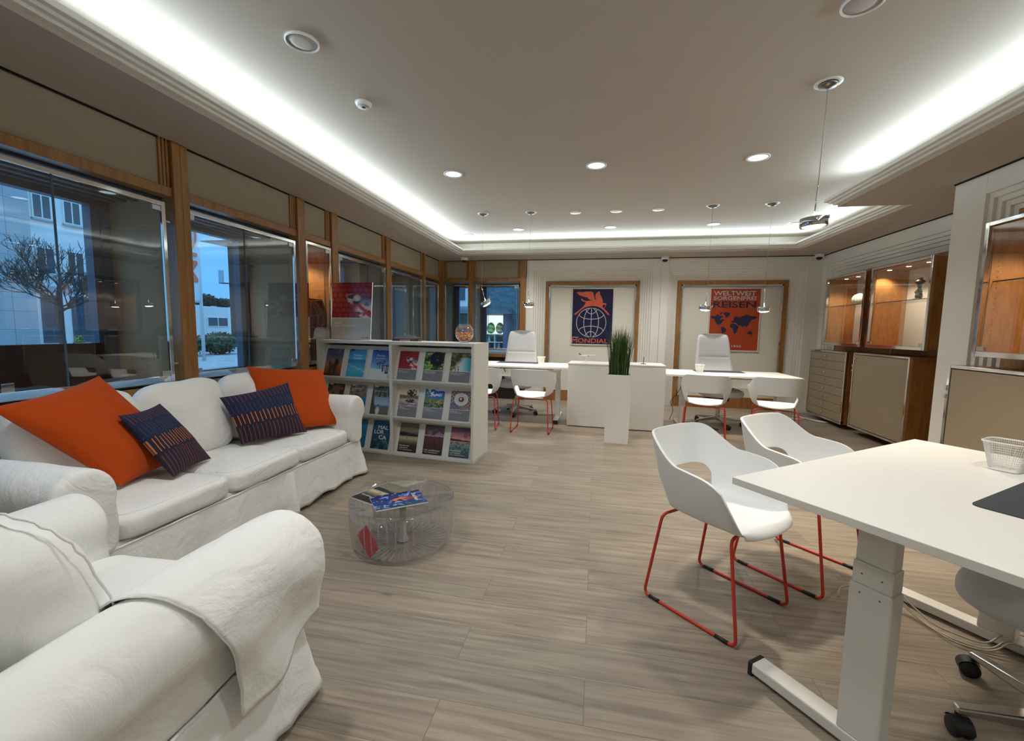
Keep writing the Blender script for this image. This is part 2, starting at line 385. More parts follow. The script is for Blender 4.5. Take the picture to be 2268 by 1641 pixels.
def pillow_mesh(c00, c10, c11, c01, thick, n=40, seed=1):
    """square pillow through its four corners (world), bulging both ways"""
    P = [Vector(c) for c in (c00, c10, c11, c01)]; nrm = ((P[1]-P[0]).cross(P[3]-P[0])).normalized()
    mb = MB()
    def side(sg):
        def f(u, v):
            # pull edges slightly in between the corners
            a, b = 2*u-1, 2*v-1
            uu = 0.5+0.5*a*(1-0.07*(1-b*b)*abs(a)**2); vv = 0.5+0.5*b*(1-0.07*(1-a*a)*abs(b)**2)
            p = P[0]*(1-uu)*(1-vv)+P[1]*uu*(1-vv)+P[2]*uu*vv+P[3]*(1-uu)*vv
            k = ((1-abs(a)**2.2)*(1-abs(b)**2.2))
            k = max(k, 0)**0.55
            q = Vector((u*3+seed*3.3, v*3, sg)); dn = noise.noise(q*1.6)*0.10*k+noise.noise(q*4)*0.03*k
            return p+nrm*sg*thick*(k+dn)
        return f
    mb.surf(side(1), n, n); mb.surf(side(-1), n, n, flip=True)
    return mb

# ================================================================ THE SETTING
ZS, ZC = 2.505, 2.80
XL, YB, XR, XN = -2.88, 7.70, 3.46, 2.83
struct(MB().box(-2.9, 3.7, -3.1, 7.95, -0.08, 0).build('floor', M_floor))
struct(MB().box(-3.0, 3.8, -3.1, 7.95, ZC, ZC+0.1).build('ceiling', M_ceil))
mb = MB()
mb.box(-2.95, -2.32, -3.0, 7.8, ZS, ZS+0.026); mb.box(-2.32, 3.7, 7.17, 7.8, ZS, ZS+0.026); mb.box(2.88, 3.7, 4.83, 7.17, ZS, ZS+0.026)
mb.box(2.25, 3.7, -3.0, 4.83, ZS, ZS+0.026); mb.box(-2.32, 2.25, -3.0, -2.5, ZS, ZS+0.026)
struct(mb.build('trim_1', M_soffit), 'lowered white ceiling border around the lit cove')
mb = MB()
for k, p in enumerate((0.03, 0.058, 0.085)):
    za, zb = ZS+0.026+0.019*k, ZS+0.026+0.019*(k+1)+(0.012 if k == 2 else 0)
    mb.box(-2.36, -2.32+p, -3.0, 7.17-p, za, zb); mb.box(-2.36, 2.92, 7.17-p, 7.21, za, zb); mb.box(2.88-p, 2.92, 4.83+p, 7.17-p, za, zb)
    mb.box(2.29, 2.92, 4.79, 4.83+p, za, zb); mb.box(2.25-p, 2.29, -2.5+p, 4.83+p, za, zb); mb.box(-2.32+p, 2.29, -2.54, -2.5+p, za, zb)
struct(mb.build('trim_2', M_cove, bevel=0.003), 'stepped white cornice along the cove edge')
# ---- left wall
POSTS = [(0.42, 0.55), (2.53, 2.65), (3.775, 3.89), (4.32, 4.44), (5.56, 5.70), (6.86, 6.95), (7.62, 7.70)]
mb = MB(); mb.box(-3.0, XL, -3.0, 7.8, 2.195, ZC); mb.box(-3.0, XL, -3.0, 7.8, 0, 0.86); mb.box(-3.0, XL, -3.0, 0.5, 0.86, 2.195)
struct(mb.build('wall_left', M_fabric))
mb = MB()
mb.box(XL, XL+0.012, -3.0, 7.7, ZS-0.010, ZS); mb.box(-2.88, 3.46, YB-0.012, YB, ZS-0.010, ZS); mb.box(XR-0.012, XR, 4.26, YB, ZS-0.010, ZS); mb.box(XN-0.012, XN, -3, 4.26, ZS-0.010, ZS)
struct(mb.build('trim_3', M_gapshade), 'thin black strip, painted shade of the gap under the ceiling border')
mb = MB()   # wood posts and rails of the left window wall
for (a, b2) in POSTS:
    mb.box(-2.95, -2.845, a+0.0, (a+b2)/2-0.003, 0.0, ZS); mb.box(-2.95, -2.852, (a+b2)/2+0.003, b2, 0.0, ZS)
    if a > 1 and a < 7.5:
        for k in range(3):
            mb.box(-2.9, -2.866, a-0.075+k*0.025, a-0.075+k*0.025+0.018, 2.195, ZS)
for i in range(len(POSTS)-1):
    a, b2 = POSTS[i][1], POSTS[i+1][0]
    mb.box(-2.95, -2.86, a, b2, 2.135, 2.195); mb.box(-2.95, -2.87, a, b2, 0.80, 0.86)
struct(mb.build('trim_4', M_wood, bevel=0.004), 'cherry wood posts and rails of the left window wall')
mb = MB()
for i in range(len(POSTS)):
    a, b2 = POSTS[i]
    mb.box(-3.46, -2.95, a+0.01, b2-0.01, 0.80, 2.2)
mb.box(-3.46, -2.95, 0.4, 7.7, 0.80, 0.86)
struct(mb.build('wall_left_reveals', M_bay))
mb = MB(); mb.box(-3.46, -2.95, 0.4, 7.7, 2.135, 2.2)
for k in range(5): mb.box(-3.4+k*0.1, -3.36+k*0.1, 0.5, 7.6, 2.12, 2.135)
struct(mb.build('trim_5', mat('bay_louvre', rgb(74,78,92), 0.6)), 'dark louvred head of the window bays')

def window(idx, axis, a, b2, z0, z1, split=None, pos=-2.868, outer=True, oa=None, ob=None, tabs=True, lines=()):
    """inner chrome framed glass at wall plane + dark outer glazing; axis 'y' = left wall, 'x' = back wall"""
    w = bpy.data.objects.new('window_%d' % idx, None); COL.objects.link(w); w['kind'] = 'structure'
    def bx(m, s0, s1, d0, d1, za, zb):
        if axis == 'y': m.box(pos+d0, pos+d1, s0, s1, za, zb)
        else: m.box(s0, s1, -pos-d1, -pos-d0, za, zb)
    t = 0.028; m = MB()
    bx(m, a, a+t, -0.004, 0.014, z0, z1); bx(m, b2-t, b2, -0.004, 0.014, z0, z1); bx(m, a+t, b2-t, -0.004, 0.014, z1-t, z1); bx(m, a+t, b2-t, -0.004, 0.014, z0, z0+t+0.012)
    m.build('frame', M_chrome, w, bevel=0.003)
    segs = [(a+t, b2-t)] if not split else [(a+t, split-0.003), (split+0.003, b2-t)]
    for s in segs:
        m = MB(); s0, s1 = s
        if axis == 'y': m.add([(pos, s0, z0+t), (pos, s1, z0+t), (pos, s1, z1-t), (pos, s0, z1-t)], [(0,1,2,3)])
        else: m.add([(s0, -pos, z0+t), (s1, -pos, z0+t), (s1, -pos, z1-t), (s0, -pos, z1-t)], [(0,1,2,3)])
        m.build('pane', M_glass, w)
    if split:
        m = MB(); bx(m, split-0.004, split+0.004, -0.004, 0.004, z0+t, z1-t); m.build('glass_edge', M_frame_dk, w)
    if tabs:
        for s in ((a+t, a+t+0.055) if split else (), (b2-t-0.055, b2-t)):
            if not s: continue
            for za, zb in ((z1-t-0.035, z1-t-0.003), (z0+t+0.01, z0+t+0.045)):
                m = MB(); bx(m, s[0], s[1], -0.006, 0.008, za, zb); m.build('hinge', M_steel, w, bevel=0.002)
        for zz in (z0+0.12, z1-0.12):
            m = MB(); bx(m, b2, b2+0.05, -0.012, -0.002, zz-0.005, zz+0.005); m.build('standoff', M_chrome, w)
    if outer:
        m = MB(); oa = a-0.05 if oa is None else oa; ob = b2+0.05 if ob is None else ob; d0, d1 = -0.62, -0.55
        for s0, s1 in ((oa, oa+0.11), (ob-0.12, ob)):
            bx(m, s0, s1, d0, d1, 0.80, 2.2); bx(m, s0+0.05, s0+0.056, d1, d1+0.012, 0.86, 2.13)
        bx(m, oa, ob, d0, d1, 2.08, 2.2); bx(m, oa, ob, d0, d1, 0.80, 0.87)
        m.build('outer_frame', M_frame_dk, w)
        m = MB(); x = pos-0.60
        if axis == 'y': m.add([(x, oa, 0.85), (x, ob, 0.85), (x, ob, 2.1), (x, oa, 2.1)], [(0,1,2,3)])
        else: m.add([(oa, -x, 0.85), (ob, -x, 0.85), (ob, -x, 2.1), (oa, -x, 2.1)], [(0,1,2,3)])
        m.build('outer_pane', M_outer, w)
    return w
window(1, 'y', 0.62, 2.47, 0.885, 2.085, split=1.86, oa=0.5, ob=2.54)
window(2, 'y', 2.605, 3.745, 0.885, 2.085, split=3.14, oa=2.64, ob=3.79)
window(3, 'y', 3.895, 4.31, 0.885, 2.12, outer=False)
window(4, 'y', 4.45, 5.55, 0.885, 2.085, split=5.1, oa=4.43, ob=5.57)
window(5, 'y', 5.71, 6.82, 0.885, 2.085, split=6.35, oa=5.69, ob=6.87)
window(6, 'y', 6.96, 7.60, 0.885, 2.085, oa=6.94, ob=7.64)
# ---- back wall: window part
mb = MB(); mb.box(-3.0, -1.25, YB, 7.82, 2.185, ZC); mb.box(-3.0, -1.25, YB, 7.82, 0.0, 0.70)
struct(mb.build('wall_back_upper', M_fabric))
mb = MB()
for a, b2 in ((-2.88, -2.79), (-2.305, -2.235), (-1.36, -1.262)):
    mb.box(a, b2, 7.65, 7.80, 0.0, ZS)
mb.box(-2.79, -2.305, 7.68, 7.80, 2.125, 2.185); mb.box(-2.235, -1.36, 7.68, 7.80, 2.125, 2.185)
mb.box(-2.79, -1.36, 7.66, 7.80, 0.765, 0.825)
for a, b2 in ((-2.79, -2.735), (-2.36, -2.305), (-2.235, -2.175), (-1.415, -1.36)): mb.box(a, b2, 7.685, 7.75, 2.185, ZS)
struct(mb.build('trim_6', M_wood, bevel=0.004), 'cherry wood posts and rails of the corner windows')
mb = MB(); mb.box(-2.79, -1.36, 7.67, 8.25, 0.825, 0.86); struct(mb.build('trim_7', mat('grey_sill', rgb(150,156,160), 0.4)), 'grey window sill of the corner windows')
mb = MB()
for a, b2 in ((-2.88, -2.80), (-2.30, -2.24), (-1.355, -1.25)): mb.box(a, b2, 7.80, 8.3, 0.8, 2.2)
mb.box(-2.9, -1.25, 7.80, 8.3, 2.14, 2.2)
struct(mb.build('wall_back_reveals', M_bay))
window(7, 'x', -2.785, -2.31, 0.885, 2.07, pos=-7.70, oa=-2.80, ob=-2.30)
window(8, 'x', -2.197, -1.39, 0.885, 2.07, pos=-7.70, oa=-2.24, ob=-1.355, split=-1.95)
mb = MB(); mb.box(-2.79, -1.36, 7.69, 7.70, 0.0, 0.765); struct(mb.build('trim_8', mat('dark_brown_plinth', rgb(34,26,20), 0.7)), 'dark brown parapet under the corner windows')
# ---- back wall: plaster with two stepped bays
def step_frame(mb, fx, o, i, n=4, dep=0.024, base=0.0):
    """fx(s0,s1,d0,d1,z0,z1) adds a box; o,i = (s0,s1,z) outer and inner; inverted U down to the floor"""
    for k in range(n):
        r0 = [o[j]+(i[j]-o[j])*k/n for j in range(3)]; r1 = [o[j]+(i[j]-o[j])*(k+1)/n for j in range(3)]
        d = base+dep*(k+1)
        fx(mb, r0[0], r1[0], d, d+0.2, 0, r0[2]); fx(mb, r1[1], r0[1], d, d+0.2, 0, r0[2]); fx(mb, r1[0], r1[1], d, d+0.2, r1[2], r0[2])
fb = lambda m, s0, s1, d0, d1, z0, z1: m.box(s0, s1, YB+d0, YB+d1, z0, z1)
mb = MB()
BAYS = [((-1.12, 0.90, 2.306), (-0.972, 0.752, 2.185), (-0.918, 0.705, 2.135), (-0.86, 0.652, 2.075)),
        ((1.16, 3.24, 2.31), (1.275, 3.10, 2.195), (1.323, 3.022, 2.137), (1.385, 2.955, 2.072))]
fb(mb, -1.26, -1.12, 0, 0.2, 0, ZC); fb(mb, 0.90, 1.031, 0, 0.2, 0, ZC); fb(mb, 1.037, 1.16, 0, 0.2, 0, ZC); fb(mb, 3.24, 3.7, 0, 0.2, 0, ZC)
fb(mb, -1.12, 0.90, 0, 0.2, 2.306, ZC); fb(mb, 1.16, 3.24, 0, 0.2, 2.31, ZC); fb(mb, 1.03, 1.038, 0.01, 0.2, 0, ZC)
for o, i, wo, wi in BAYS:
    step_frame(mb, fb, o, i)
    fb(mb, i[0], wo[0], 0.115, 0.3, 0, i[2]); fb(mb, wo[1], i[1], 0.115, 0.3, 0, i[2]); fb(mb, wo[0], wo[1], 0.115, 0.3, wo[2], i[2])
struct(mb.build('wall_back', M_wall, bevel=0.003))
mb = MB(); mc = MB(); mp = MB()
for o, i, wo, wi in BAYS:
    fb(mb, wo[0], wi[0], 0.085, 0.16, 0, wo[2]); fb(mb, wi[1], wo[1], 0.085, 0.16, 0, wo[2]); fb(mb, wi[0], wi[1], 0.085, 0.16, wi[2], wo[2]); fb(mb, wi[0], wi[1], 0.11, 0.17, 0.0, 0.19)
    fb(mc, wi[0], wi[0]+0.022, 0.095, 0.15, 0.19, wi[2]); fb(mc, wi[1]-0.022, wi[1], 0.095, 0.15, 0.19, wi[2]); fb(mc, wi[0], wi[1], 0.095, 0.15, wi[2]-0.028, wi[2])
    fb(mp, wi[0]+0.02, wi[1]-0.02, 0.13, 0.23, 0.19, wi[2]-0.026)
struct(mb.build('trim_9', M_wood, bevel=0.003), 'cherry wood surrounds of the two poster bays')
struct(mc.build('trim_10', M_chrome, bevel=0.002), 'chrome edging of the two poster bays')
struct(mp.build('wall_back_panels', M_panel))
mb = MB(); mb.box(XL+0.004, XL+0.012, -3.0, 7.68, ZS+0.026, ZC); mb.box(XL+0.012, XR, 7.682, 7.698, ZS+0.026, ZC)
struct(mb.build('trim_12', M_wall), 'white inner wall of the lit ceiling cove')
# ---- right wall, rear alcove
fr = lambda m, s0, s1, d0, d1, z0, z1: m.box(XR+d0, XR+d1, s0, s1, z0, z1)
mb = MB(); fr(mb, 7.585, 7.9, 0, 0.25, 0, ZC); fr(mb, 4.26, 7.585, 0, 0.25, 2.345, ZC)
step_frame(mb, fr, (3.9, 7.585, 2.345), (4.08, 7.42, 2.185), 4, 0.024)
fr(mb, 7.40, 7.42, 0.095, 0.3, 0, 2.185); fr(mb, 4.08, 7.42, 0.095, 0.3, 2.158, 2.185)
struct(mb.build('wall_right', M_wall, bevel=0.003))
mb = MB()
XP = 3.56
for y0, y1 in ((7.07, 7.40), (6.03, 6.15), (4.2, 5.06)): mb.box(XP, 3.75, y0, y1, 1.14, 2.06)
mb.box(XP, 3.75, 4.2, 7.40, 0, 1.14); mb.box(XP, 3.75, 4.2, 7.40, 2.06, 2.158)
struct(mb.build('wall_right_panelling', M_wood))
mb = MB(); mb.box(XP-0.006, XP+0.01, 6.085, 6.097, 1.0, 2.158); struct(mb.build('trim_11', M_whitem), 'pale joint strip between the two wall display cabinets')
# ---- right wall, near pier
fn = lambda m, s0, s1, d0, d1, z0, z1: m.box(XN+d0, XN+d1, s0, s1, z0, z1)
mb = MB(); fn(mb, 3.96, 4.26, 0, 0.8, 0, ZC); fn(mb, 2.50, 3.96, 0, 0.25, 2.345, ZC); fn(mb, -3.0, 2.50, 0, 0.25, 0, ZC)
step_frame(mb, fn, (2.50, 3.96, 2.345), (2.66, 3.80, 2.185), 4, 0.024)
struct(mb.build('wall_right_pier', M_wall, bevel=0.003))
mb = MB(); mb.box(XN+0.095, XN+0.3, 2.66, 3.80, 0, 1.146); mb.box(XN+0.095, XN+0.3, 2.66, 3.80, 2.058, 2.19)
mb.box(XN+0.095, XN+0.3, 3.67, 3.80, 1.146, 2.058); mb.box(XN+0.095, XN+0.3, 2.66, 2.75, 1.146, 2.058)
struct(mb.build('wall_right_pier_panelling', M_wood))
struct(MB().box(-3.0, 3.7, -3.1, -2.95, 0, ZC).build('wall_front', M_wall))

# ================================================================ WALL CABINETS
def spot(name, loc, power, size_deg, parent=None, col=(1,1,1), rot=(0,0,0), rad=0.03, blend=0.6):
    l = bpy.data.lights.new(name, 'SPOT'); l.energy = power; l.spot_size = math.radians(size_deg); l.spot_blend = blend; l.color = col; l.shadow_soft_size = rad
    o = bpy.data.objects.new(name, l); COL.objects.link(o); o.location = loc; o.rotation_euler = rot
    if parent: o.parent = parent
    return o
M_lampwarm = emit('warm_lamp', (1.0, 0.82, 0.6), 9.0)
M_lampcool = emit('cool_lamp', (0.74, 0.90, 1.0), 2.6)
M_lampwhite = emit('pendant_lens', (1.0, 0.93, 0.82), 12.0)
WARM = (1.0, 0.84, 0.62)
def display(name, label, xf, y0, y1, z0, z1, depth, spots, shelf, back, holes, lightpow=3.6):
    """case in the right wall, front at xf looking to -x; local origin at (xf, y0, z0)"""
    r = E(name, label, 'display cabinet', (xf, y0, z0)); w, h = y1-y0, z1-z0
    m = MB(); t = 0.02
    m.box(0.02, depth, 0, t, 0, h); m.box(0.02, depth, w-t, w, 0, h); m.box(0.02, depth, t, w-t, 0, t); m.box(0.02, depth, t, w-t, h-t, h)
    m.build('carcass', M_wood, r)
    for ya in (t, w-t-0.004):
        m = MB().box(0.03, depth, ya, ya+0.004, t, h-t)
        if holes and ya > t:
            for k in range(22):
                for xx in (0.07, depth-0.09): m.box(xx, xx+0.005, ya-0.001, ya, 0.06+k*0.037, 0.066+k*0.037, 1)
        m.build('side_lining', [M_woodlit, M_black], r)
    m = MB(); m.box(depth-0.012, depth, t, w-t, t, h-t); m.build('back_panel', back, r)
    m = MB(); m.box(0.05, depth-0.02, t+0.005, w-t-0.005, shelf-z0, shelf-z0+0.008); m.build('glass_shelf', M_acryl, r)
    m = MB(); m.box(0.047, 0.05, t+0.005, w-t-0.005, shelf-z0, shelf-z0+0.008); m.build('glass_shelf_edge', mat(name+'_shelf_edge', rgb(60,70,62), 0.2), r)
    m = MB(); f = 0.026
    m.box(-0.012, 0.02, -0.005, f, -0.012, h+0.012); m.box(-0.012, 0.02, w-f, w+0.005, -0.012, h+0.012); m.box(-0.012, 0.02, f, w-f, -0.012, f); m.box(-0.012, 0.02, f, w-f, h-f+0.01, h+0.012)
    d = m.build('door', M_chrome, r, bevel=0.003)
    MB().add([(0, f, f), (0, w-f, f), (0, w-f, h-f), (0, f, h-f)], [(0,1,2,3)]).build('pane', M_glass, d)
    for yy in (f+0.002, w-f-0.062):
        MB().box(-0.008, 0.008, yy, yy+0.06, f+0.004, f+0.034).build('hinge', M_steel, d, bevel=0.002)
    for (sx, sy) in spots:
        s = MB().lathe([(0.0, -0.004), (0.030, -0.004), (0.034, 0.0), (0.034, 0.004)], 20).build('spotlight', M_chrome, r, loc=(sx, sy, h-t-0.006), smooth=True)
        MB().lathe([(0.0, 0), (0.022, 0)], 16).build('lens', M_lampwarm, s, loc=(0, 0, -0.0055))
        spot('spot_lamp', (sx, sy, h-t-0.02), lightpow, 120, r, WARM, rad=0.02)
    return r
display('display_cabinet', 'chrome framed wall display cabinet holding the white vase', 3.25, 6.15, 7.07, 1.138, 2.065, 0.38, [(0.10, 0.37), (0.10, 0.64)], 1.665, M_panel, False, 9)
display('display_cabinet', 'chrome framed wall display cabinet holding the black carved sculpture', 3.25, 5.06, 6.03, 1.138, 2.065, 0.38, [(0.10, 0.22), (0.10, 0.52), (0.10, 0.84)], 1.655, M_panel, False, 8)
display('display_cabinet', 'empty chrome framed display cabinet above the large beige cabinet beside the white desk', 2.65, 2.75, 3.66, 1.148, 2.055, 0.42, [(0.12, 0.25), (0.12, 0.6)], 1.657, M_woodlit, True, 11)

def ring(m, x0, x1, y0, y1, z0, z1, t):
    m.box(x0, x1, y0, y0+t, z0, z1); m.box(x0, x1, y1-t, y1, z0, z1); m.box(x0, x1, y0+t, y1-t, z0, z0+t); m.box(x0, x1, y0+t, y1-t, z1-t, z1)
def low_cabinet(name, label, xf, y0, y1, z0, z1, xb, drawers=0, knob=None):
    r = E(name, label, 'cabinet', (xf, y0, z0)); w, h, d = y1-y0, z1-z0, xb-xf
    MB().box(0.022, d, 0.0, w, 0, h).build('carcass', M_wood, r, bevel=0.002)
    m = MB(); ring(m, -0.012, 0.022, 0, w, 0, h, 0.024); m.build('chrome_edge', M_chrome, r, bevel=0.003)
    if drawers:
        hh = (h-0.052)/drawers
        for k in range(drawers):
            za = 0.026+k*hh
            dr = MB().box(-0.006, 0.03, 0.028, w-0.028, za+0.002, za+hh-0.002).build('drawer', M_taupe, r, bevel=0.002)
            MB().lathe([(0.004, 0), (0.004, 0.012), (0.012, 0.016), (0.013, 0.022), (0.008, 0.027), (0, 0.027)], 14, M=Matrix.Rotation(-PI/2, 4, 'Y')).build('knob', M_chrome, dr, loc=(-0.006, w/2, za+hh*0.55), smooth=True)
    else:
        dr = MB().box(-0.008, 0.03, 0.030, w-0.030, 0.030, h-0.030).build('door', M_taupe, r, bevel=0.002)
        if knob: MB().lathe([(0.006, 0), (0.006, 0.014), (0.017, 0.018), (0.017, 0.024), (0.008, 0.03), (0, 0.03)], 16, M=Matrix.Rotation(-PI/2, 4, 'Y')).build('lock', M_chrome, dr, loc=(-0.008, knob[0], knob[1]), smooth=True)
        for za, zb in ((0.80, 0.84), (0.74, 0.77)): MB().box(-0.018, 0.02, w-0.012, w+0.008, h*za, h*zb).build('hinge', M_chrome, dr, bevel=0.002)
    return r
low_cabinet('drawer_cabinet', 'beige cabinet with eight shallow drawers under the white vase', 3.27, 6.45, 7.45, 0.065, 1.045, 3.46, drawers=8)
low_cabinet('cabinet', 'beige one-door cabinet with chrome edges under the black sculpture', 3.27, 5.27, 6.29, 0.085, 1.052, 3.559, knob=(0.95, 0.89))
low_cabinet('cabinet', 'large beige cabinet with chrome edges beside the white pier, behind the near desk', 2.65, 2.78, 3.85, 0.085, 1.062, 2.83)
# vase, sculpture, rosette
v = E('vase', 'white round fluted vase on the glass shelf of the wall display cabinet', 'vase', (3.46, 6.66, 1.674))
def vf(u, vv):
    a = u*2*PI; ph = (vv-0.5)*PI; r = 0.080*math.cos(ph)**0.75*(1+0.05*math.sin(14*a+5*vv)); return (r*math.cos(a), r*math.sin(a), 0.075+0.075*math.sin(ph))
MB().surf(vf, 84, 20, wrapu=True).build('body', mat('white_ceramic', rgb(240,238,230), 0.6), v, smooth=True)
MB().lathe([(0.018, 0.14), (0.022, 0.152), (0.020, 0.155), (0.014, 0.142)], 20).build('mouth', mat('cream_ceramic', rgb(225,220,208), 0.6), v, smooth=True)
s = E('sculpture', 'black carved wooden figure stack on the glass shelf of the wall display cabinet', 'sculpture', (3.44, 5.53, 1.664))
M_ebony = mat('ebony', (0.010,0.009,0.008), 0.35)
def blob(m, c, r, n=14, sq=1.0):
    m.surf(lambda u, vv: (c[0]+r[0]*math.cos((vv-.5)*PI)*math.cos(u*2*PI), c[1]+r[1]*math.cos((vv-.5)*PI)*math.sin(u*2*PI), c[2]+r[2]*math.sin((vv-.5)*PI)), n, n//2, wrapu=True)
m = MB(); m.lathe([(0, 0), (0.05, 0), (0.052, 0.012), (0.03, 0.02), (0.0, 0.024)], 20); m.build('foot', M_ebony, s, smooth=True)
m = MB(); blob(m, (0, 0, 0.045), (0.03, 0.042, 0.035)); blob(m, (0, 0.025, 0.055), (0.016, 0.016, 0.04)); blob(m, (0, -0.028, 0.05), (0.016, 0.016, 0.036)); blob(m, (0, 0, 0.10), (0.024, 0.026, 0.036)); m.tube([(0, -0.02, 0.12), (-0.01, -0.055, 0.085), (-0.015, -0.02, 0.06)], 0.008); m.tube([(0, 0.02, 0.12), (-0.01, 0.045, 0.09), (-0.015, 0.015, 0.07)], 0.008)
blob(m, (0, 0, 0.148), (0.02, 0.022, 0.022)); m.build('figure', M_ebony, s, smooth=True)
MB().lathe([(0, 0.162), (0.022, 0.165), (0.030, 0.178), (0.044, 0.19), (0.046, 0.202), (0.036, 0.214), (0.018, 0.222), (0.024, 0.232), (0.028, 0.240), (0.0, 0.241)], 24).build('bowl', M_ebony, s, smooth=True)
r = E('lock_knob', 'ornate metal lock knob on the display cabinet with the white vase', 'knob', (3.236, 6.19, 1.17))
m = MB()
for k in range(6):
    a = k*PI/3; blob(m, (0, 0.014*math.cos(a), 0.014*math.sin(a)), (0.008, 0.009, 0.009), 8)
blob(m, (-0.006, 0, 0), (0.008, 0.009, 0.009), 8); m.build('rosette', M_steel, r, smooth=True)

# ================================================================ POSTERS ON THE BACK WALL
def poster(name, label, cx, z0, z1, w, y, field):
    r = E(name, label, 'poster', (cx, y, z0)); h = z1-z0; f = 0.018
    m = MB(); m.box(-w/2, -w/2+f, -0.02, 0, 0, h); m.box(w/2-f, w/2, -0.02, 0, 0, h); m.box(-w/2+f, w/2-f, -0.02, 0, 0, f); m.box(-w/2+f, w/2-f, -0.02, 0, h-f, h)
    m.build('frame', mat(name+'_frame', rgb(212,210,200), 0.4), r, bevel=0.002)
    MB().box(-w/2+f, w/2-f, -0.012, 0, f, h-f).build('print', mat(name+'_field', field, 0.22, coat=0.5), r)
    M = plane_matrix((-w/2, -0.0125, 0), (1,0,0), (0,0,1))
    return r, M, w, h
YP = YB+0.128
r, M, w, h = poster('poster', 'framed navy poster of an orange winged horse over a white globe', -0.085, 1.015, 2.02, 0.735, YP, rgb(28,26,66))
px = lambda x, y: ((x-165)/(1110-165)*w, (1470-y)/(1470-170)*h)     # measured on the print
pts_horse = [(265,265),(330,330),(430,365),(520,385),(545,415),(590,440),(635,452),(560,458),(480,462),(430,445),(395,412),(372,418),(385,445),(430,480),(485,488),(465,540),(420,600),(330,680),(220,770),(262,782),(330,715),(400,650),(480,605),(570,580),(660,575),(750,590),(830,625),(900,680),(985,775),(1030,775),(965,700),(880,615),(858,590),(862,555),(915,540),(925,560),(905,605),(912,622),(935,560),(945,530),(925,512),(862,505),(862,450),(835,385),(800,320),(790,262),(770,240),(742,262),(700,300),(692,360),(705,420),(722,452),(690,430),(668,380),(655,320),(640,270),(600,250),(500,248),(400,262),(320,258)]
hm = MB().prism([px(*p) for p in pts_horse], 0.0008, M).build('horse_emblem', M_txto, r)
m = MB(); cx_, cy_ = px(617, 955); R_ = 0.27
def ln(pts, wd=0.0055):
    for p, q in zip(pts[:-1], pts[1:]):
        d = Vector((q[0]-p[0], q[1]-p[1])); n2 = Vector((-d.y, d.x)).normalized()*wd; e = d.normalized()*wd*0.4
        m.add([(p[0]-e.x+n2.x, p[1]-e.y+n2.y, 0.001), (p[0]-e.x-n2.x, p[1]-e.y-n2.y, 0.001), (q[0]+e.x-n2.x, q[1]+e.y-n2.y, 0.001), (q[0]+e.x+n2.x, q[1]+e.y+n2.y, 0.001)], [(0,1,2,3)], 0, M)
R_ = (948-287)/2/(1110-165)*w
ln([(cx_+R_*math.cos(a*PI/32), cy_+R_*math.sin(a*PI/32)) for a in range(65)]); ln([(cx_, cy_-R_), (cx_, cy_+R_)])
for sgn in (1, -1):
    ln([(cx_+sgn*0.5*R_*math.cos(a*PI/24), cy_+R_*math.sin(a*PI/24)) for a in range(-12, 13)])
    ln([(cx_+R_*0.82*math.sin(a*PI/20)/math.sin(PI/2*0.9)*1.0, cy_+sgn*(R_*0.24+R_*0.30*(abs(a)/9)**2)) for a in range(-9, 10)])
    ln([(cx_+0.38*R_*a/6, cy_+sgn*(0.60*R_+0.27*R_*(abs(a)/6)**2)) for a in range(-6, 7)])
m.build('globe_emblem', M_txtg, r)
text_mesh('MONDIAL', px(195, 0)[0], px(0, 1418)[1], (1005-195)/(1110-165)*w, (1418-1318)/1300*h, M, M_txto, 'lettering', r, bold=0.03)
m = MB(); m.add([(*px(200,1298), 0.0008), (*px(345,1298), 0.0008), (*px(345,1286), 0.0008), (*px(200,1286), 0.0008)], [(0,1,2,3)], 0, M); m.build('small_print', M_txtg, r)
r, M, w, h = poster('poster', 'framed orange poster with a navy world map and the words WELTWEIT SORGENFREI REISEN', 2.245, 0.965, 2.02, 0.80, YP, rgb(172,66,34))
def px(x, y):   # measured on the (leaning) print
    t = (y-95)/(1480-95); xl = 160+(45-160)*t; xr = 1218+(1110-1218)*t
    return (0.03+(x-xl)/(xr-xl)*(w-0.06), h-0.03-t*(h-0.06))
def ptext(s, x0, y0, x1, y1, m_, bold):
    a = px(x0, y1); b2 = px(x1, y0); text_mesh(s, a[0], a[1], b2[0]-a[0]-0.015, b2[1]-a[1], M, m_, 'lettering', r, bold=bold)
ptext('WELTWEIT', 195, 132, 1150, 230, M_txtg, 0.03); ptext('SORGENFREI', 185, 250, 1145, 335, M_txtg, 0.03); ptext('REISEN', 178, 368, 1140, 510, M_txtn, 0.05)
a = px(560, 1425); b2 = px(775, 1378); text_mesh('1935', a[0], a[1], b2[0]-a[0], b2[1]-a[1], M, M_txtg, 'lettering', r, bold=0.04)
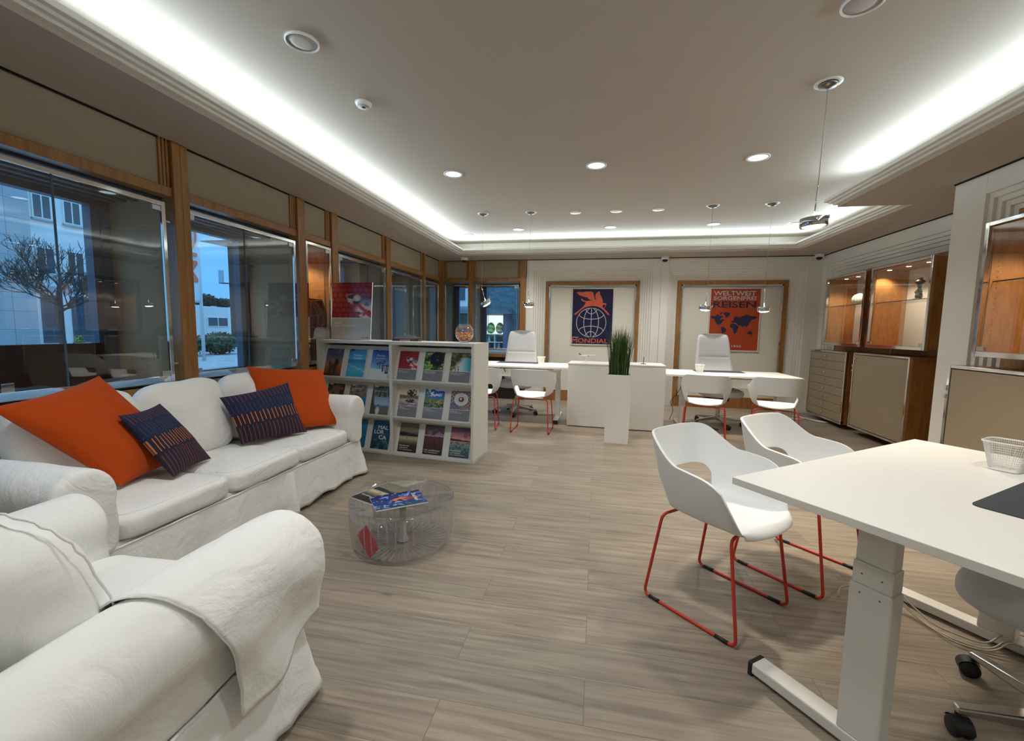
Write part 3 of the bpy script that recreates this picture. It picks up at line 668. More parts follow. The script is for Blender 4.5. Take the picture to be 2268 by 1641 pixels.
LAND = [[(115,700),(200,712),(250,690),(320,700),(360,690),(395,730),(350,745),(320,775),(345,800),(370,765),(415,795),(380,830),(340,875),(320,905),(290,890),(280,905),(300,940),(330,960),(320,965),(280,940),(250,890),(215,850),(200,800),(170,765),(120,755)],
 [(225,690),(260,665),(300,680),(280,700)],[(310,650),(350,620),(400,618),(360,660),(320,668)],[(385,650),(440,620),(550,628),(530,690),(490,720),(460,760),(435,710),(420,665)],
 [(350,955),(400,955),(465,1015),(430,1070),(380,1110),(360,1140),(345,1135),(352,1060),(330,1000)],
 [(545,900),(590,870),(640,880),(690,895),(700,935),(740,955),(700,1010),(680,1075),(640,1115),(618,1110),(608,1040),(595,985),(550,975),(530,945)],
 [(555,850),(590,815),(640,790),(610,780),(640,730),(680,708),(720,720),(690,770),(740,730),(800,720),(850,690),(930,668),(1000,695),(1080,700),(1155,725),(1100,760),(1050,770),(1010,800),(990,840),(950,880),(940,920),(905,935),(905,965),(870,930),(835,925),(815,970),(780,920),(745,915),(730,940),(705,905),(690,870),(640,860),(600,855)],
 [(920,1085),(960,1050),(1000,1045),(1030,1090),(1020,1140),(980,1110),(915,1115)],[(870,975),(890,1010),(880,1012)],[(905,1000),(935,985),(940,1010)],[(980,1010),(1020,1020),(1000,1032)],[(700,1080),(716,1045),(708,1080)],[(1065,1170),(1095,1150),(1085,1168)],[(640,655),(670,645),(660,665)],[(520,740),(550,732),(545,746)],[(565,800),(580,780),(585,800)],[(985,880),(1015,850),(1000,880)],[(1060,805),(1085,780),(1075,808)],[(760,690),(800,672),(770,695)],[(885,640),(900,655),(890,655)]]
m = MB()
for poly in LAND: m.prism([px(*p) for p in poly], 0.0008, M)
m.build('world_map', M_txtn, r)

# ================================================================ CEILING FIXTURES
def downlight(x, y, label, r=0.085, lit=True, power=0, group='recessed downlights'):
    e = E('downlight', label, 'ceiling light', (x, y, ZC), 0, group)
    MB().lathe([(r, 0.0), (r, -0.006), (r*0.82, -0.008), (r*0.80, 0.0)], 32).build('trim_ring', M_whitem, e, smooth=True)
    MB().lathe([(r*0.80, -0.003), (r*0.6, -0.002), (0.0, -0.002)], 28).build('reflector', M_lampcool, e, smooth=True)
    if power: spot('downlight_lamp', (0, 0, -0.02), power, 130, e, (0.985, 0.99, 0.975), rad=0.08, blend=0.9)
    return e
DLP = 46
for x, y, lab in ((-1.446, 4.24, 'lit round ceiling downlight left of its row, above the shelf'), (-0.054, 4.22, 'lit round ceiling downlight in the middle of the nearer row'), (1.326, 4.24, 'lit round ceiling downlight right of its row, nearest the hanging chrome lamp')):
    downlight(x, y, lab, 0.095, True, DLP)
for x, y, lab in ((-1.23, 6.67, 'small lit downlight between the two left pendant cables'), (0.148, 6.69, 'small lit downlight above the navy poster'), (1.572, 6.68, 'small lit downlight behind the right pendant cables')):
    downlight(x, y, lab, 0.085, True, DLP*1.5)
for x, y in ((-1.45, 1.5), (-0.05, 1.5), (1.33, 1.3), (-1.45, -1.2), (1.33, -1.2)):
    spot('downlight_lamp', (x, y, ZC-0.02), DLP*1.0, 140, None, (0.985, 0.99, 0.975), rad=0.08, blend=0.9)
def disc(name, label, x, y, r, parts, group=None, cat='ceiling disc'):
    e = E(name, label, cat, (x, y, ZC), 0, group)
    for pn, prof, m_ in parts: MB().lathe(prof, 32).build(pn, m_, e, smooth=True)
    return e
M_mesh = mat('speaker_mesh', rgb(196,190,184), 0.8)
for x, y, lab in ((-1.602, 2.204, 'large round ceiling loudspeaker above the sofa'), (1.148, 2.394, 'round ceiling loudspeaker cut by the top of the photo')):
    disc('ceiling_speaker', lab, x, y, 0.085, [('rim', [(0.086,0.0),(0.087,-0.012),(0.080,-0.015),(0.077,-0.008)], M_white), ('grille', [(0.078,-0.008),(0.04,-0.012),(0,-0.013)], M_mesh)], 'ceiling loudspeakers', 'loudspeaker')
disc('smoke_detector', 'small white smoke detector with a dark centre on the ceiling', -1.612, 2.844, 0.05, [('base', [(0.055,0),(0.055,-0.01),(0.042,-0.03)], M_white), ('face', [(0.042,-0.03),(0.012,-0.032)], M_mesh), ('sensor', [(0.013,-0.031),(0.010,-0.036),(0,-0.036)], M_black)], None, 'smoke detector')
for k, (x, lab) in enumerate(((-0.319, 'leftmost of the three blank white ceiling covers'), (0.195, 'middle one of the three blank white ceiling covers'), (0.708, 'rightmost of the three blank white ceiling covers'))):
    disc('ceiling_cover', lab, x, 5.815, 0.07, [('rim', [(0.072,0),(0.072,-0.006),(0.064,-0.008)], M_white), ('plate', [(0.066,-0.006),(0,-0.006)], M_ceil)], 'blank ceiling covers', 'ceiling cover')
for x, y, lab in ((-2.16, 7.02, 'square ceiling hatch in the lit cove near the corner windows'), (2.70, 6.85, 'square ceiling hatch in the lit cove near the right wall')):
    e = E('ceiling_hatch', lab, 'ceiling hatch', (x, y, ZC)); MB().box(-0.13, 0.13, -0.13, 0.13, -0.006, 0).build('panel', M_ceil, e, bevel=0.003); m = MB(); ring(m, -0.15, -0.13, -0.15, 0.15, -0.004, 0, 0.002); m.build('edge', M_white, e)
for x, y, lab in ((1.07, 7.60, 'white dome camera under the ceiling border between the posters'), (3.34, 7.58, 'white dome camera under the ceiling border in the right corner'), (-2.31, 7.38, 'white dome camera under the ceiling border above the corner windows')):
    e = E('dome_camera', lab, 'security camera', (x, y, ZS), 0, 'dome cameras')
    MB().lathe([(0.062, 0.0), (0.062, -0.035), (0.05, -0.048)], 28).build('housing', M_white, e, smooth=True, angle=40)
    MB().lathe([(0.045, -0.046), (0.040, -0.068), (0.022, -0.084), (0, -0.088)], 24).build('dome', M_black, e, smooth=True)
# pendant lamps: canopy, cable, rod, flat chrome head
def pendant(x, y, kink, head, tilt, label, power, az=0.0, r=0.072, cable_h=None):
    e = E('pendant_lamp', label, 'pendant lamp', (x, y, ZC), 0, 'pendant lamps')
    MB().lathe([(0.075, 0.0), (0.075, -0.004), (0.055, -0.006)], 28).build('ceiling_plate', M_whitem, e, smooth=True)
    MB().lathe([(0.052, -0.004), (0.05, -0.022), (0.02, -0.026), (0.006, -0.034), (0, -0.034)], 24).build('canopy', M_alu, e, smooth=True)
    k = Vector(kink)-Vector((x, y, ZC)); hd = Vector(head)-Vector((x, y, ZC))
    MB().tube([(0, 0, -0.03), k], 0.0022, 8).build('cable', M_steel, e)
    dv = (hd-k); d = dv.normalized(); rod_end = hd-Vector((0,0,-0.015))
    ro = MB().tube([k, rod_end], 0.0042, 8).build('rod', M_chrome, e, smooth=True)
    m = MB(); blob(m, k, (0.007,)*3, 10); blob(m, k+dv*0.45, (0.0065,)*3, 10); m.build('joint', M_chrome, ro, smooth=True)
    hm = Matrix.Translation(hd) @ Matrix.Rotation(az, 4, 'Z') @ Matrix.Rotation(tilt, 4, 'Y')
    h = MB().lathe([(r*0.72, 0.016), (r*0.95, 0.018), (r, 0.011), (r, -0.032), (r*0.96, -0.038), (r*0.84, -0.036)], 36, M=hm, cap=False).build('head', M_chrome, e, smooth=True, angle=45)
    MB().lathe([(0, 0.016), (r*0.5, 0.014), (r*0.74, 0.011)], 30, M=hm).build('top_lens', M_clear, h, smooth=True)
    MB().lathe([(r*0.85, -0.032), (r*0.6, -0.044), (r*0.3, -0.048), (0, -0.049)], 30, M=hm).build('lens', M_lampwhite, h, smooth=True)
    MB().tube([hm @ Vector((r*0.8, 0, 0.012)), hm @ Vector((r*1.12, 0, 0.012)), hm @ Vector((r*1.12, 0, 0.03))], 0.006, 8).build('pivot', M_chrome, h, smooth=True)
    q = hm @ Vector((0, 0, -0.056))
    l = spot('pendant_spot', q, power, 125, e, (1.0, 0.86, 0.68), rad=0.05, blend=0.8); l.rotation_euler = hm.to_euler()
    return e
PW = 22
pendant(-1.534, 5.72, (-1.545, 5.72, 1.83), (-1.49, 5.72, 1.635), -0.55, 'tilted chrome pendant lamp, leftmost of the four at the back', PW, 0.2)
pendant(-0.893, 5.73, (-0.915, 5.73, 1.80), (-0.895, 5.73, 1.615), 0.0, 'chrome pendant lamp in front of the white pier by the corner window', PW, PI)
pendant(1.324, 5.72, (1.318, 5.72, 1.80), (1.305, 5.72, 1.588), 0.08, 'chrome pendant lamp left of the orange map poster', PW)
pendant(1.979, 5.72, (1.962, 5.72, 1.80), (1.967, 5.72, 1.575), -0.05, 'chrome pendant lamp right of the orange map poster', PW)
pendant(1.332, 3.09, (1.321, 3.09, 2.20), (1.312, 3.09, 1.985), -0.06, 'large chrome pendant lamp hanging nearest, beside the near desk', 85, r=0.076)

# ================================================================ VISITOR CHAIRS
def smooth(x, a, b):
    t = min(1, max(0, (x-a)/(b-a))); return t*t*(3-2*t)
def make_visitor_chair(label):
    r = E('visitor_chair', label, 'chair', (0,0,0), 0, 'white shell visitor chairs')
    NP = 96; NT = 22; n = 3.2
    def zr(q):   # rim height from the back (q=0) to the arm front (q=1)
        z = 0.80-0.115*smooth(q, 0.06, 0.46)-0.02*smooth(q, 0.4, 0.9)
        k = max(0, (q-0.66)/0.34); return 0.462+(z-0.462)*math.sqrt(max(0, 1-k**2.6))
    def hole(fi):
        a = abs(fi)/(PI/2); h = 0.50
        return 0.40*(1-(a/h)**7)**(1/3.0) if a < h else 0.0
    def pt(fi, t0):
        c, s = abs(math.cos(fi)), math.sin(fi)
        q = 1-c**(2/n); xx = math.copysign(abs(s)**(2/n), s)
        t = max(0.0, t0*(zr(q)-0.462)/0.338)
        w = 0.212+0.090*t**0.6; yb = -0.225-0.062*t**0.9; yf = 0.205-0.025*t**1.4
        z0 = 0.458+0.008*abs(xx)
        return (w*xx, yb+(yf-yb)*q, z0+t0*max(0.0, zr(q)-z0))
    fis = []
    for i in range(NP+1):
        a = -1+2*i/NP; fis.append(a*PI/2)
    m = MB()
    def wall(u, v):
        fi = fis[int(round(u*NP))]; h = hole(fi); t = h+(1-h)*v
        return pt(fi, t)
    m.surf(wall, NP, NT)
    # seat pan
    half = NP//2
    def seat(u, v):
        fi = max(0.0002, v)*PI/2; R = pt(fi, 0); a = 2*u-1
        dip = 0.016*(1-a*a)*math.sin(PI*min(1, v*1.0))**0.5
        return (R[0]*a, R[1], R[2]-dip)
    m.surf(seat, 26, half)
    # rounded front edge of the seat
    def front(u, v):
        a = 2*u-1; e = pt(PI/2, 0); k = v*PI/2
        return (e[0]*a*(1-0.06*math.sin(k)*abs(a)**6), e[1]+(0.010+0.052*(1-abs(a)**2.4))*math.sin(k), e[2]-0.020*(1-math.cos(k)))
    m.surf(front, 26, 5)
    o = m.build('seat_shell', M_shell, r, smooth=True)
    bmm = bmesh.new(); bmm.from_mesh(o.data); bmesh.ops.remove_doubles(bmm, verts=bmm.verts, dist=0.0006); bmesh.ops.recalc_face_normals(bmm, faces=bmm.faces); bmm.to_mesh(o.data); bmm.free()
    md = o.modifiers.new('solid', 'SOLIDIFY'); md.thickness = 0.011; md.offset = 0
    md = o.modifiers.new('bevel', 'BEVEL'); md.width = 0.003; md.segments = 2; md.limit_method = 'ANGLE'; md.angle_limit = math.radians(60)
    for s in (-1, 1):
        P = fillet([(s*0.05, -0.145, 0.424), (s*0.212, -0.160, 0.424), (s*0.236, -0.225, 0.0075), (s*0.236, 0.225, 0.0075), (s*0.212, 0.165, 0.430), (s*0.05, 0.150, 0.430)], 0.035, 6)
        lg = MB().tube(P, 0.0072, 10).build('sled_leg', M_red, r, smooth=True)
        for yy in (-0.165, 0.165): MB().tube([(s*0.236, yy-0.028, 0.0072), (s*0.236, yy+0.028, 0.0072)], 0.0086, 10).build('glide', M_black, lg, smooth=True)
    MB().tube([(-0.10, -0.145, 0.424), (0.10, -0.145, 0.424)], 0.0072, 10).build('cross_bar', M_red, r, smooth=True)
    MB().tube([(-0.10, 0.150, 0.430), (0.10, 0.150, 0.430)], 0.0072, 10).build('cross_bar', M_red, r, smooth=True)
    return r
vc = make_visitor_chair('white shell chair with red sled legs nearest the camera, pushed under the near desk')
vc.location = (0.597, 2.105, 0); vc.rotation_euler = (0, 0, math.radians(-133.5))
dup(vc, (1.125, 2.535, 0), math.radians(-136), 'white shell chair with red sled legs, farther of the two at the near desk')
dup(vc, (-1.47, 5.38, 0), math.radians(7), 'white shell chair partly hidden by the brochure shelf, at the left back desk')
dup(vc, (-0.765, 5.35, 0), math.radians(-2), 'white shell chair in full view at the left back desk, right of the brochure shelf')
dup(vc, (1.285, 5.38, 0), math.radians(-14), 'white shell chair left of its pair at the right back desk')
dup(vc, (2.03, 5.36, 0), math.radians(-16), 'white shell chair right of its pair at the right back desk, near the drawers')

# ================================================================ OFFICE CHAIRS
def make_office_chair(label, base_off=0.35):
    r = E('office_chair', label, 'office chair', (0,0,0), 0, 'light grey office chairs')
    m = MB(); cushion(m, 0.53, 0.52, 0.115, 26, 0.15, 0.0, 1, Matrix.Translation((0, 0.04, 0.405)), 3.6, 0.36, 0.7)
    m.build('seat', M_ltgrey, r, smooth=True)
    Z0, HB = 0.50, 0.76
    def back(side):
        def f(u, v):
            a = 2*u-1; b = 2*v-1
            hw = 0.270-0.058*v**1.3
            a2 = a*math.sqrt(max(0, 1-0.18*abs(b)**10)); b2 = b*math.sqrt(max(0, 1-0.10*abs(a)**6)) if v > 0.5 else b*(1-0.03*abs(a)**6)
            y = -0.235-0.10*v**1.5+0.05*math.exp(-((v-0.18)/0.18)**2)-0.035*(1-a*a)*(-1 if side > 0 else 0.4)*-1
            th = 0.036*(max(0, 1-abs(a)**6)**0.5)*(max(0, 1-abs(b)**10)**0.5)
            crease = 0.010*math.exp(-((v-0.57)/0.012)**2)*(1 if abs(a) < 0.86 else 0) if side > 0 else 0
            return (a2*hw, y+side*th-crease*side, Z0+HB*(b2+1)/2)
        return f
    m = MB(); m.surf(back(1), 30, 60); m.surf(back(-1), 30, 60, flip=True); m.build('backrest', M_ltgrey, r, smooth=True)
    m = MB(); m.tube([(0, -0.10, 0.42), (0, -0.24, 0.43), (0, -0.285, 0.50), (0, -0.29, 0.62)], [0.03, 0.028, 0.024, 0.018], 10); m.build('back_support', M_alu, r, smooth=True)
    m = MB(); m.box(-0.10, 0.10, -0.13, 0.12, 0.35, 0.412); m.tube([(0.08, 0.03, 0.385), (0.24, 0.05, 0.375)], 0.008, 8); m.build('mechanism', M_black, r, bevel=0.01)
    MB().lathe([(0.028, 0.10), (0.028, 0.26), (0.017, 0.26), (0.017, 0.36)], 20).build('gas_column', M_steel, r, smooth=True, angle=40)
    m = MB(); m.lathe([(0.045, 0.075), (0.05, 0.09), (0.042, 0.125), (0.03, 0.13)], 24); b = m.build('base_hub', M_steel, r, smooth=True)
    for k in range(5):
        a = k*2*PI/5+base_off; c, s = math.cos(a), math.sin(a)
        R = Matrix.Rotation(a, 4, 'Z')
        m = MB(); w0, w1 = 0.030, 0.016
        m.add([(0.03,-w0,0.080),(0.03,w0,0.080),(0.03,w0,0.128),(0.03,-w0,0.128),(0.335,-w1,0.072),(0.335,w1,0.072),(0.335,w1,0.093),(0.335,-w1,0.093)], [(3,2,1,0),(4,5,6,7),(0,1,5,4),(1,2,6,5),(2,3,7,6),(3,0,4,7)], 0, R)
        m.build('base_arm', M_steel, r, bevel=0.006)
        cm = Matrix.Translation((0.325*c, 0.325*s, 0)) @ Matrix.Rotation(a+0.9+k*0.7, 4, 'Z')
        m = MB(); W = cm @ Matrix.Translation((0.012, 0, 0.030)) @ Matrix.Rotation(PI/2, 4, 'X')
        for off in (-0.026, 0.006): m.lathe([(0.0, off), (0.026, off), (0.030, off+0.004), (0.030, off+0.016), (0.026, off+0.020), (0, off+0.020)], 22, M=W)
        m.tube([cm @ Vector((0, 0, 0.035)), cm @ Vector((0, 0, 0.078))], 0.009, 10)
        m.surf(lambda u, v: tuple(cm @ Vector((0.012+0.034*math.cos(u*PI*0.9), (v-0.5)*0.046, 0.030+0.034*math.sin(u*PI*0.9)))), 12, 2)
        m.build('castor', M_black, r, smooth=True, angle=50)
    return r
oc = make_office_chair('light grey office chair with a tall back behind the left back desk')
oc.location = (-1.16, 6.40, 0); oc.rotation_euler = (0, 0, PI-0.04)
dup(oc, (1.68, 6.33, 0), PI+0.10, 'light grey office chair with a tall back in front of the orange map poster')
oc3 = make_office_chair('light grey office chair cut by the photo edge under the near desk', math.radians(65.0))
oc3.location = (1.513, 1.509, 0); oc3.rotation_euler = (0, 0, math.radians(37.7))

# ================================================================ DESKS
def make_desk(label, W, D, zt, loc, rz, inset, colpos=0.40, cable=True):
    r = E('desk', label, 'desk', loc, rz, None)
    t = 0.025
    MB().box(0, W, 0, D, zt-t, zt).build('tabletop', M_desk, r, bevel=0.002)
    m = MB(); m.box(inset[0], W-inset[1], colpos-0.045, colpos-0.005, zt-t-0.075, zt-t-0.035); m.box(inset[0], W-inset[1], colpos+0.005, colpos+0.045, zt-t-0.075, zt-t-0.035); m.build('crossbeam', M_whitem, r, bevel=0.003)
    if cable: m = MB(); m.box(0.35, W-0.35, 0.08, 0.16, zt-t-0.13, zt-t-0.02); m.build('cable_tray', M_whitem, r, bevel=0.004)
    for k in (0, 1):
        x = inset[0] if k == 0 else W-inset[1]
        lg = MB().box(x-0.034, x+0.034, colpos-0.055, colpos+0.055, 0.05, zt*0.69).build('leg', M_whitem, r, bevel=0.006)
        MB().box(x-0.031, x+0.031, colpos-0.051, colpos+0.051, zt*0.69, zt*0.78).build('middle_tube', M_whitem, lg, bevel=0.005)
        MB().box(x-0.028, x+0.028, colpos-0.047, colpos+0.047, zt*0.78, zt-t).build('inner_tube', M_whitem, lg, bevel=0.005)
        MB().box(x-0.045, x+0.045, 0.10, D-0.10, zt-t-0.034, zt-t-0.001).build('top_bracket', M_whitem, lg, bevel=0.004)
        MB().box(x-0.036, x+0.036, 0.035, D-0.06, 0.012, 0.052).build('foot', M_whitem, lg, bevel=0.005)
        for yy in (0.022, D-0.062): MB().box(x-0.037, x+0.037, yy, yy+0.018, 0.0, 0.053).build('end_cap', M_black, lg, bevel=0.003)
        m = MB()
        for zz, oo in ((zt*0.735, 0.0315), (zt*0.66, 0.0345)):
            for yy in (-0.025, 0.025):
                for sg in (-1, 1): m.add([(x+sg*oo, colpos+yy+0.003*math.cos(a*PI/4), zz+0.003*math.sin(a*PI/4)) for a in range(8)], [tuple(range(8))])
        m.build('screw', M_alu, lg)
    if cable:
        m = MB(); m.tube(fillet([(W*0.42, 0.075, zt-t-0.02), (W*0.42, 0.06, zt-t-0.005), (W*0.45, 0.06, zt-t-0.012), (W*0.46, 0.07, zt-t-0.07)], 0.02), 0.005, 8); m.build('cable_end', M_black, r, smooth=True)
    return r
A = Vector((0.486, 1.596)); wa = math.radians(37.6); ND = 1.34
B = A+Vector((math.cos(wa), math.sin(wa)))*ND
make_desk('white sit-stand desk with a rectangular top in the near right corner', ND, 0.80, 0.775, (B.x, B.y, 0), wa+PI, (0.10, 0.165), 0.37, False)
make_desk('white desk left of the white low cabinets, behind the brochure shelf', 1.60, 0.78, 0.78, (-1.96, 5.76, 0), -0.012, (0.14, 0.155), 0.36)
make_desk('white desk right of the white low cabinets, in front of the orange poster', 1.58, 0.79, 0.74, (0.90, 5.735, 0), 0.005, (0.27, 0.14), 0.36)
def pad(label, pts, z):
    e = E('desk_pad', label, 'desk pad', (0, 0, z)); c = [Vector((p[0], p[1])) for p in pts]
    P = [(q.x, q.y) for q in fillet([((c[0]+c[3])/2).to_3d()]+[q.to_3d() for q in c]+[((c[0]+c[3])/2).to_3d()], 0.03, 5)][:-1]
    MB().prism(P, 0.003).build('mat', M_pad, e); return e
def nd(w, u): return (A.x+math.cos(wa)*w+math.sin(wa)*u, A.y+math.sin(wa)*w-math.cos(wa)*u)
pad('anthracite desk pad on the near desk, cut by the photo edge', [nd(0.44, 0.465), nd(1.04, 0.465), nd(1.04, 0.79), nd(0.44, 0.79)][::-1], 0.7752)
pad('dark desk pad on the left back desk in front of the grey chair', [(-1.44, 6.20), (-0.83, 6.20), (-0.83, 6.5), (-1.45, 6.5)], 0.7802)
pad('dark desk pad on the right back desk in front of the grey chair', [(1.345, 6.20), (1.97, 6.22), (1.99, 6.5), (1.355, 6.5)], 0.7402)
def basket(name, label, x, y, z, h=0.10, rz=0.0, r0=0.036, r1=0.05):
    """square tapered wire mesh pencil basket"""
    e = E(name, label, 'pencil basket', (x, y, z), rz, 'white pencil baskets')
    m = MB(); N = 13; R = 12
    def sq(k, rr):   # point on a rounded square
        a = 2*PI*k; c, s = math.cos(a), math.sin(a); q = (abs(c)**5+abs(s)**5)**(-1/5); return (rr*c*q, rr*s*q)
    n = 72
    for j in range(0, R+1):
        t = j/R; rr = r0+(r1-r0)*t; m.tube([(*sq(i/n, rr), 0.004+t*(h-0.008)) for i in range(n)], 0.0007, 4, True)
    for i in range(n):
        a0, a1 = sq(i/n, r0), sq(i/n, r1); m.tube([(*a0, 0.004), (*a1, h-0.004)], 0.0006, 4)
    m.build('mesh', M_white, e)
    m = MB(); m.tube([(*sq(i/n, r1+0.001), h-0.004) for i in range(n)], 0.0035, 8, True); m.build('rim', M_white, e, smooth=True)
    m = MB(); m.tube([(*sq(i/n, r0), 0.003) for i in range(n)], 0.003, 8, True); m.prism([sq(i/n, r0) for i in range(n)], 0.002); m.build('base', M_white, e, smooth=True)
    return e
basket('pencil_basket', 'white wire mesh pencil basket on the near desk', 1.545, 1.93, 0.776, 0.112, wa, 0.040, 0.060)
basket('pencil_basket', 'white wire mesh pencil basket on the left back desk', -0.765, 6.14, 0.781, 0.11, 0.1, 0.038, 0.056)
basket('pencil_basket', 'white wire mesh pencil basket on the right back desk', 1.36, 6.08, 0.741, 0.11, -0.1, 0.038, 0.056)

# ================================================================ LOW CABINETS, PLANTER, MODEL AEROPLANES
def sideboard(label, x, y, w, d, h, rz):
    r = E('sideboard', label, 'cabinet', (x, y, 0), rz, None)
    MB().box(0.004, w-0.004, 0.006, d, 0.010, h-0.022).build('body', M_white, r, bevel=0.002)
    MB().box(0, w, 0, d, h-0.020, h).build('top', M_white, r, bevel=0.002)
    m = MB(); m.box(0.02, w-0.02, 0.03, d-0.02, 0, 0.010); m.build('plinth', M_black, r)
    m = MB()
    for z in (0.13, 0.20, 0.29, 0.50, 0.57, 0.64, 0.71): m.box(0.07, w-0.07, 0.0048, 0.0065, z, z+0.0035)
    m.build('back_slots', M_whitem, r)
    return r
sideboard('white low cabinet with the larger model aeroplane on top', -0.358, 5.715, 0.595, 0.45, 0.845, -0.04)
sideboard('white low cabinet with the tiny model aeroplane on top', 0.262, 5.665, 0.615, 0.47, 0.85, 0.0)
p = E('planter', 'tall square white planter with upright green grass', 'plant', (0.270, 5.082, 0), math.radians(-6))
m = MB(); q = 0.132; m.box(-q, q, -q, q, 0, 0.74); m.box(-q, q, -q, -q+0.008, 0.74, 0.785); m.box(-q, q, q-0.008, q, 0.74, 0.785); m.box(-q, -q+0.008, -q+0.008, q-0.008, 0.74, 0.785); m.box(q-0.008, q, -q+0.008, q-0.008, 0.74, 0.785)
m.build('pot', M_white, p)
m = MB(); rnd = random.Random(3)
for k in range(260): blob(m, (rnd.uniform(-.115, .115), rnd.uniform(-.115, .115), 0.745+rnd.uniform(0, .008)), (0.011, 0.011, 0.008), 6)
m.build('pebbles', mat('grey_pebbles', rgb(96,98,98), 0.6), p, kind='stuff')
m = MB(); cols = []
for k in range(620):
    bx_, by_ = rnd.gauss(0, 0.042), rnd.gauss(0, 0.042); bx_ = max(-.10, min(.10, bx_)); by_ = max(-.10, min(.10, by_))
    hgt = rnd.choice([rnd.uniform(0.42, 0.56), rnd.uniform(0.28, 0.50), rnd.uniform(0.45, 0.62)])
    if rnd.random() < 0.04: lean = 0.10
    else: lean = 0.035
    ex_, ey_ = bx_*1.35+rnd.gauss(0, lean), by_*1.35+rnd.gauss(0, lean); az = rnd.uniform(0, PI); wd = rnd.uniform(0.0022, 0.0042); V = []; S = 6
    c = lin(rnd.choice([(.20,.34,.14), (.15,.27,.11), (.26,.39,.17), (.34,.40,.16), (.12,.22,.09)])); c2 = lin((.42,.38,.16)) if rnd.random() < 0.10 else c
    for s_ in range(S+1):
        t = s_/S; x_ = bx_+(ex_-bx_)*t**1.7; y_ = by_+(ey_-by_)*t**1.7; ww = wd*(1-t**2.2)+0.0002
        V += [(x_-ww*math.cos(az), y_-ww*math.sin(az), 0.745+hgt*t), (x_+ww*math.cos(az), y_+ww*math.sin(az), 0.745+hgt*t)]
        cc = [c2[i]*(1-t)+c[i]*t for i in range(3)]; cols += [cc, cc]
    m.add(V, [(2*i, 2*i+1, 2*i+3, 2*i+2) for i in range(S)])
m.build('grass', vcol('grass_blades', 0.6), p, colors=np.array(cols, np.float32), kind='stuff')
def aeroplane(label, x, y, z, s, rz, tailcol, stand_col):
    e = E('model_aeroplane', label, 'model aeroplane', (x, y, z), rz); MW = M_white
    T = Matrix.Translation((0, 0, 0.095)) @ Matrix.Rotation(-0.05, 4, 'Y')
    Lh = 0.5
    m = MB(); prof = [(-.5,.004,.006),(-.46,.014,.004),(-.38,.026,.002),(-.25,.036,0),(.25,.036,0),(.38,.034,0),(.45,.024,-.003),(.485,.012,-.006),(.5,.001,-.008)]
    V = []; F = []; n = 20
    for (xx, rr, zz) in prof:
        for j in range(n): V.append((xx, rr*math.cos(2*PI*j/n), zz+rr*math.sin(2*PI*j/n)))
    for i in range(len(prof)-1):
        for j in range(n): F.append((i*n+j, i*n+(j+1) % n, (i+1)*n+(j+1) % n, (i+1)*n+j))
    S = T @ Matrix.Scale(s, 4)
    m.add(V, F, 0, S); b = m.build('fuselage', MW, e, smooth=True)
    for sg in (-1, 1):
        m = MB(); m.add([(0.10, sg*0.03, -.018), (-0.08, sg*0.03, -.018), (-0.20, sg*0.42, 0.012), (-0.15, sg*0.42, 0.012), (0.10, sg*0.03, -.008), (-0.08, sg*0.03, -.010), (-0.20, sg*0.42, 0.016), (-0.15, sg*0.42, 0.016)], [(0,1,2,3),(7,6,5,4),(0,4,5,1),(1,5,6,2),(2,6,7,3),(3,7,4,0)], 0, S); m.build('wing', MW, e)
        m = MB(); m.add([(-0.38, sg*0.02, .012), (-0.46, sg*0.02, .012), (-0.49, sg*0.15, .018), (-0.455, sg*0.15, .018), (-0.38, sg*0.02, .018), (-0.46, sg*0.02, .018), (-0.49, sg*0.15, .021), (-0.455, sg*0.15, .021)], [(0,1,2,3),(7,6,5,4),(0,4,5,1),(1,5,6,2),(2,6,7,3),(3,7,4,0)], 0, S); m.build('tailplane', MW, e)
        m = MB(); m.tube([(0.11, sg*0.15, -.034), (0.09, sg*0.15, -.034), (0.0, sg*0.15, -.03)], [0.018, 0.021, 0.012], 14, M=S); m.build('engine', mat('engine_grey', rgb(70,90,130), 0.4) if sg < 0 else MATS['engine_grey'], e, smooth=True)
    m = MB(); m.add([(-0.33, -.005, .03), (-0.46, -.005, .02), (-0.52, -.003, .16), (-0.45, -.003, .16), (-0.33, .005, .03), (-0.46, .005, .02), (-0.52, .003, .16), (-0.45, .003, .16)], [(0,1,2,3),(7,6,5,4),(0,4,5,1),(1,5,6,2),(2,6,7,3),(3,7,4,0)], 0, S)
    m.build('tail_fin', tailcol, e)
    m = MB(); m.box(-0.47, -0.43, -0.0062, 0.0062, 0.085, 0.099, 0, S); m.box(-0.456, -0.444, -0.0062, 0.0062, 0.074, 0.110, 0, S); m.build('tail_cross', M_txtw, e)
    m = MB(); m.box(0.0, 0.30, -0.0372, 0.0372, -0.008, 0.004, 0, S); m.build('window_band', mat('livery_blue', rgb(62,98,140), 0.4) if 'livery_blue' not in MATS else MATS['livery_blue'], e)
    m = MB(); m.tube([S @ Vector((0.0, 0, -0.03)), (-0.015, 0, 0.045), (-0.03, 0, 0.006)], 0.004, 8); m.lathe([(0, 0), (0.036, 0), (0.034, 0.006), (0, 0.007)], 20, M=Matrix.Translation((-0.03, 0, 0))); m.build('stand', stand_col, e, smooth=True, angle=40)
    return e
M_tail = mat('tail_red', rgb(176,36,44), 0.4)
aeroplane('white model aeroplane with a red tail on a stand on the left white low cabinet', -0.115, 5.90, 0.845, 0.215, 0.10, M_tail, M_white)
aeroplane('tiny white model aeroplane on a black stand on the right white low cabinet', 0.625, 5.90, 0.85, 0.10, 1.25, M_white, M_black)

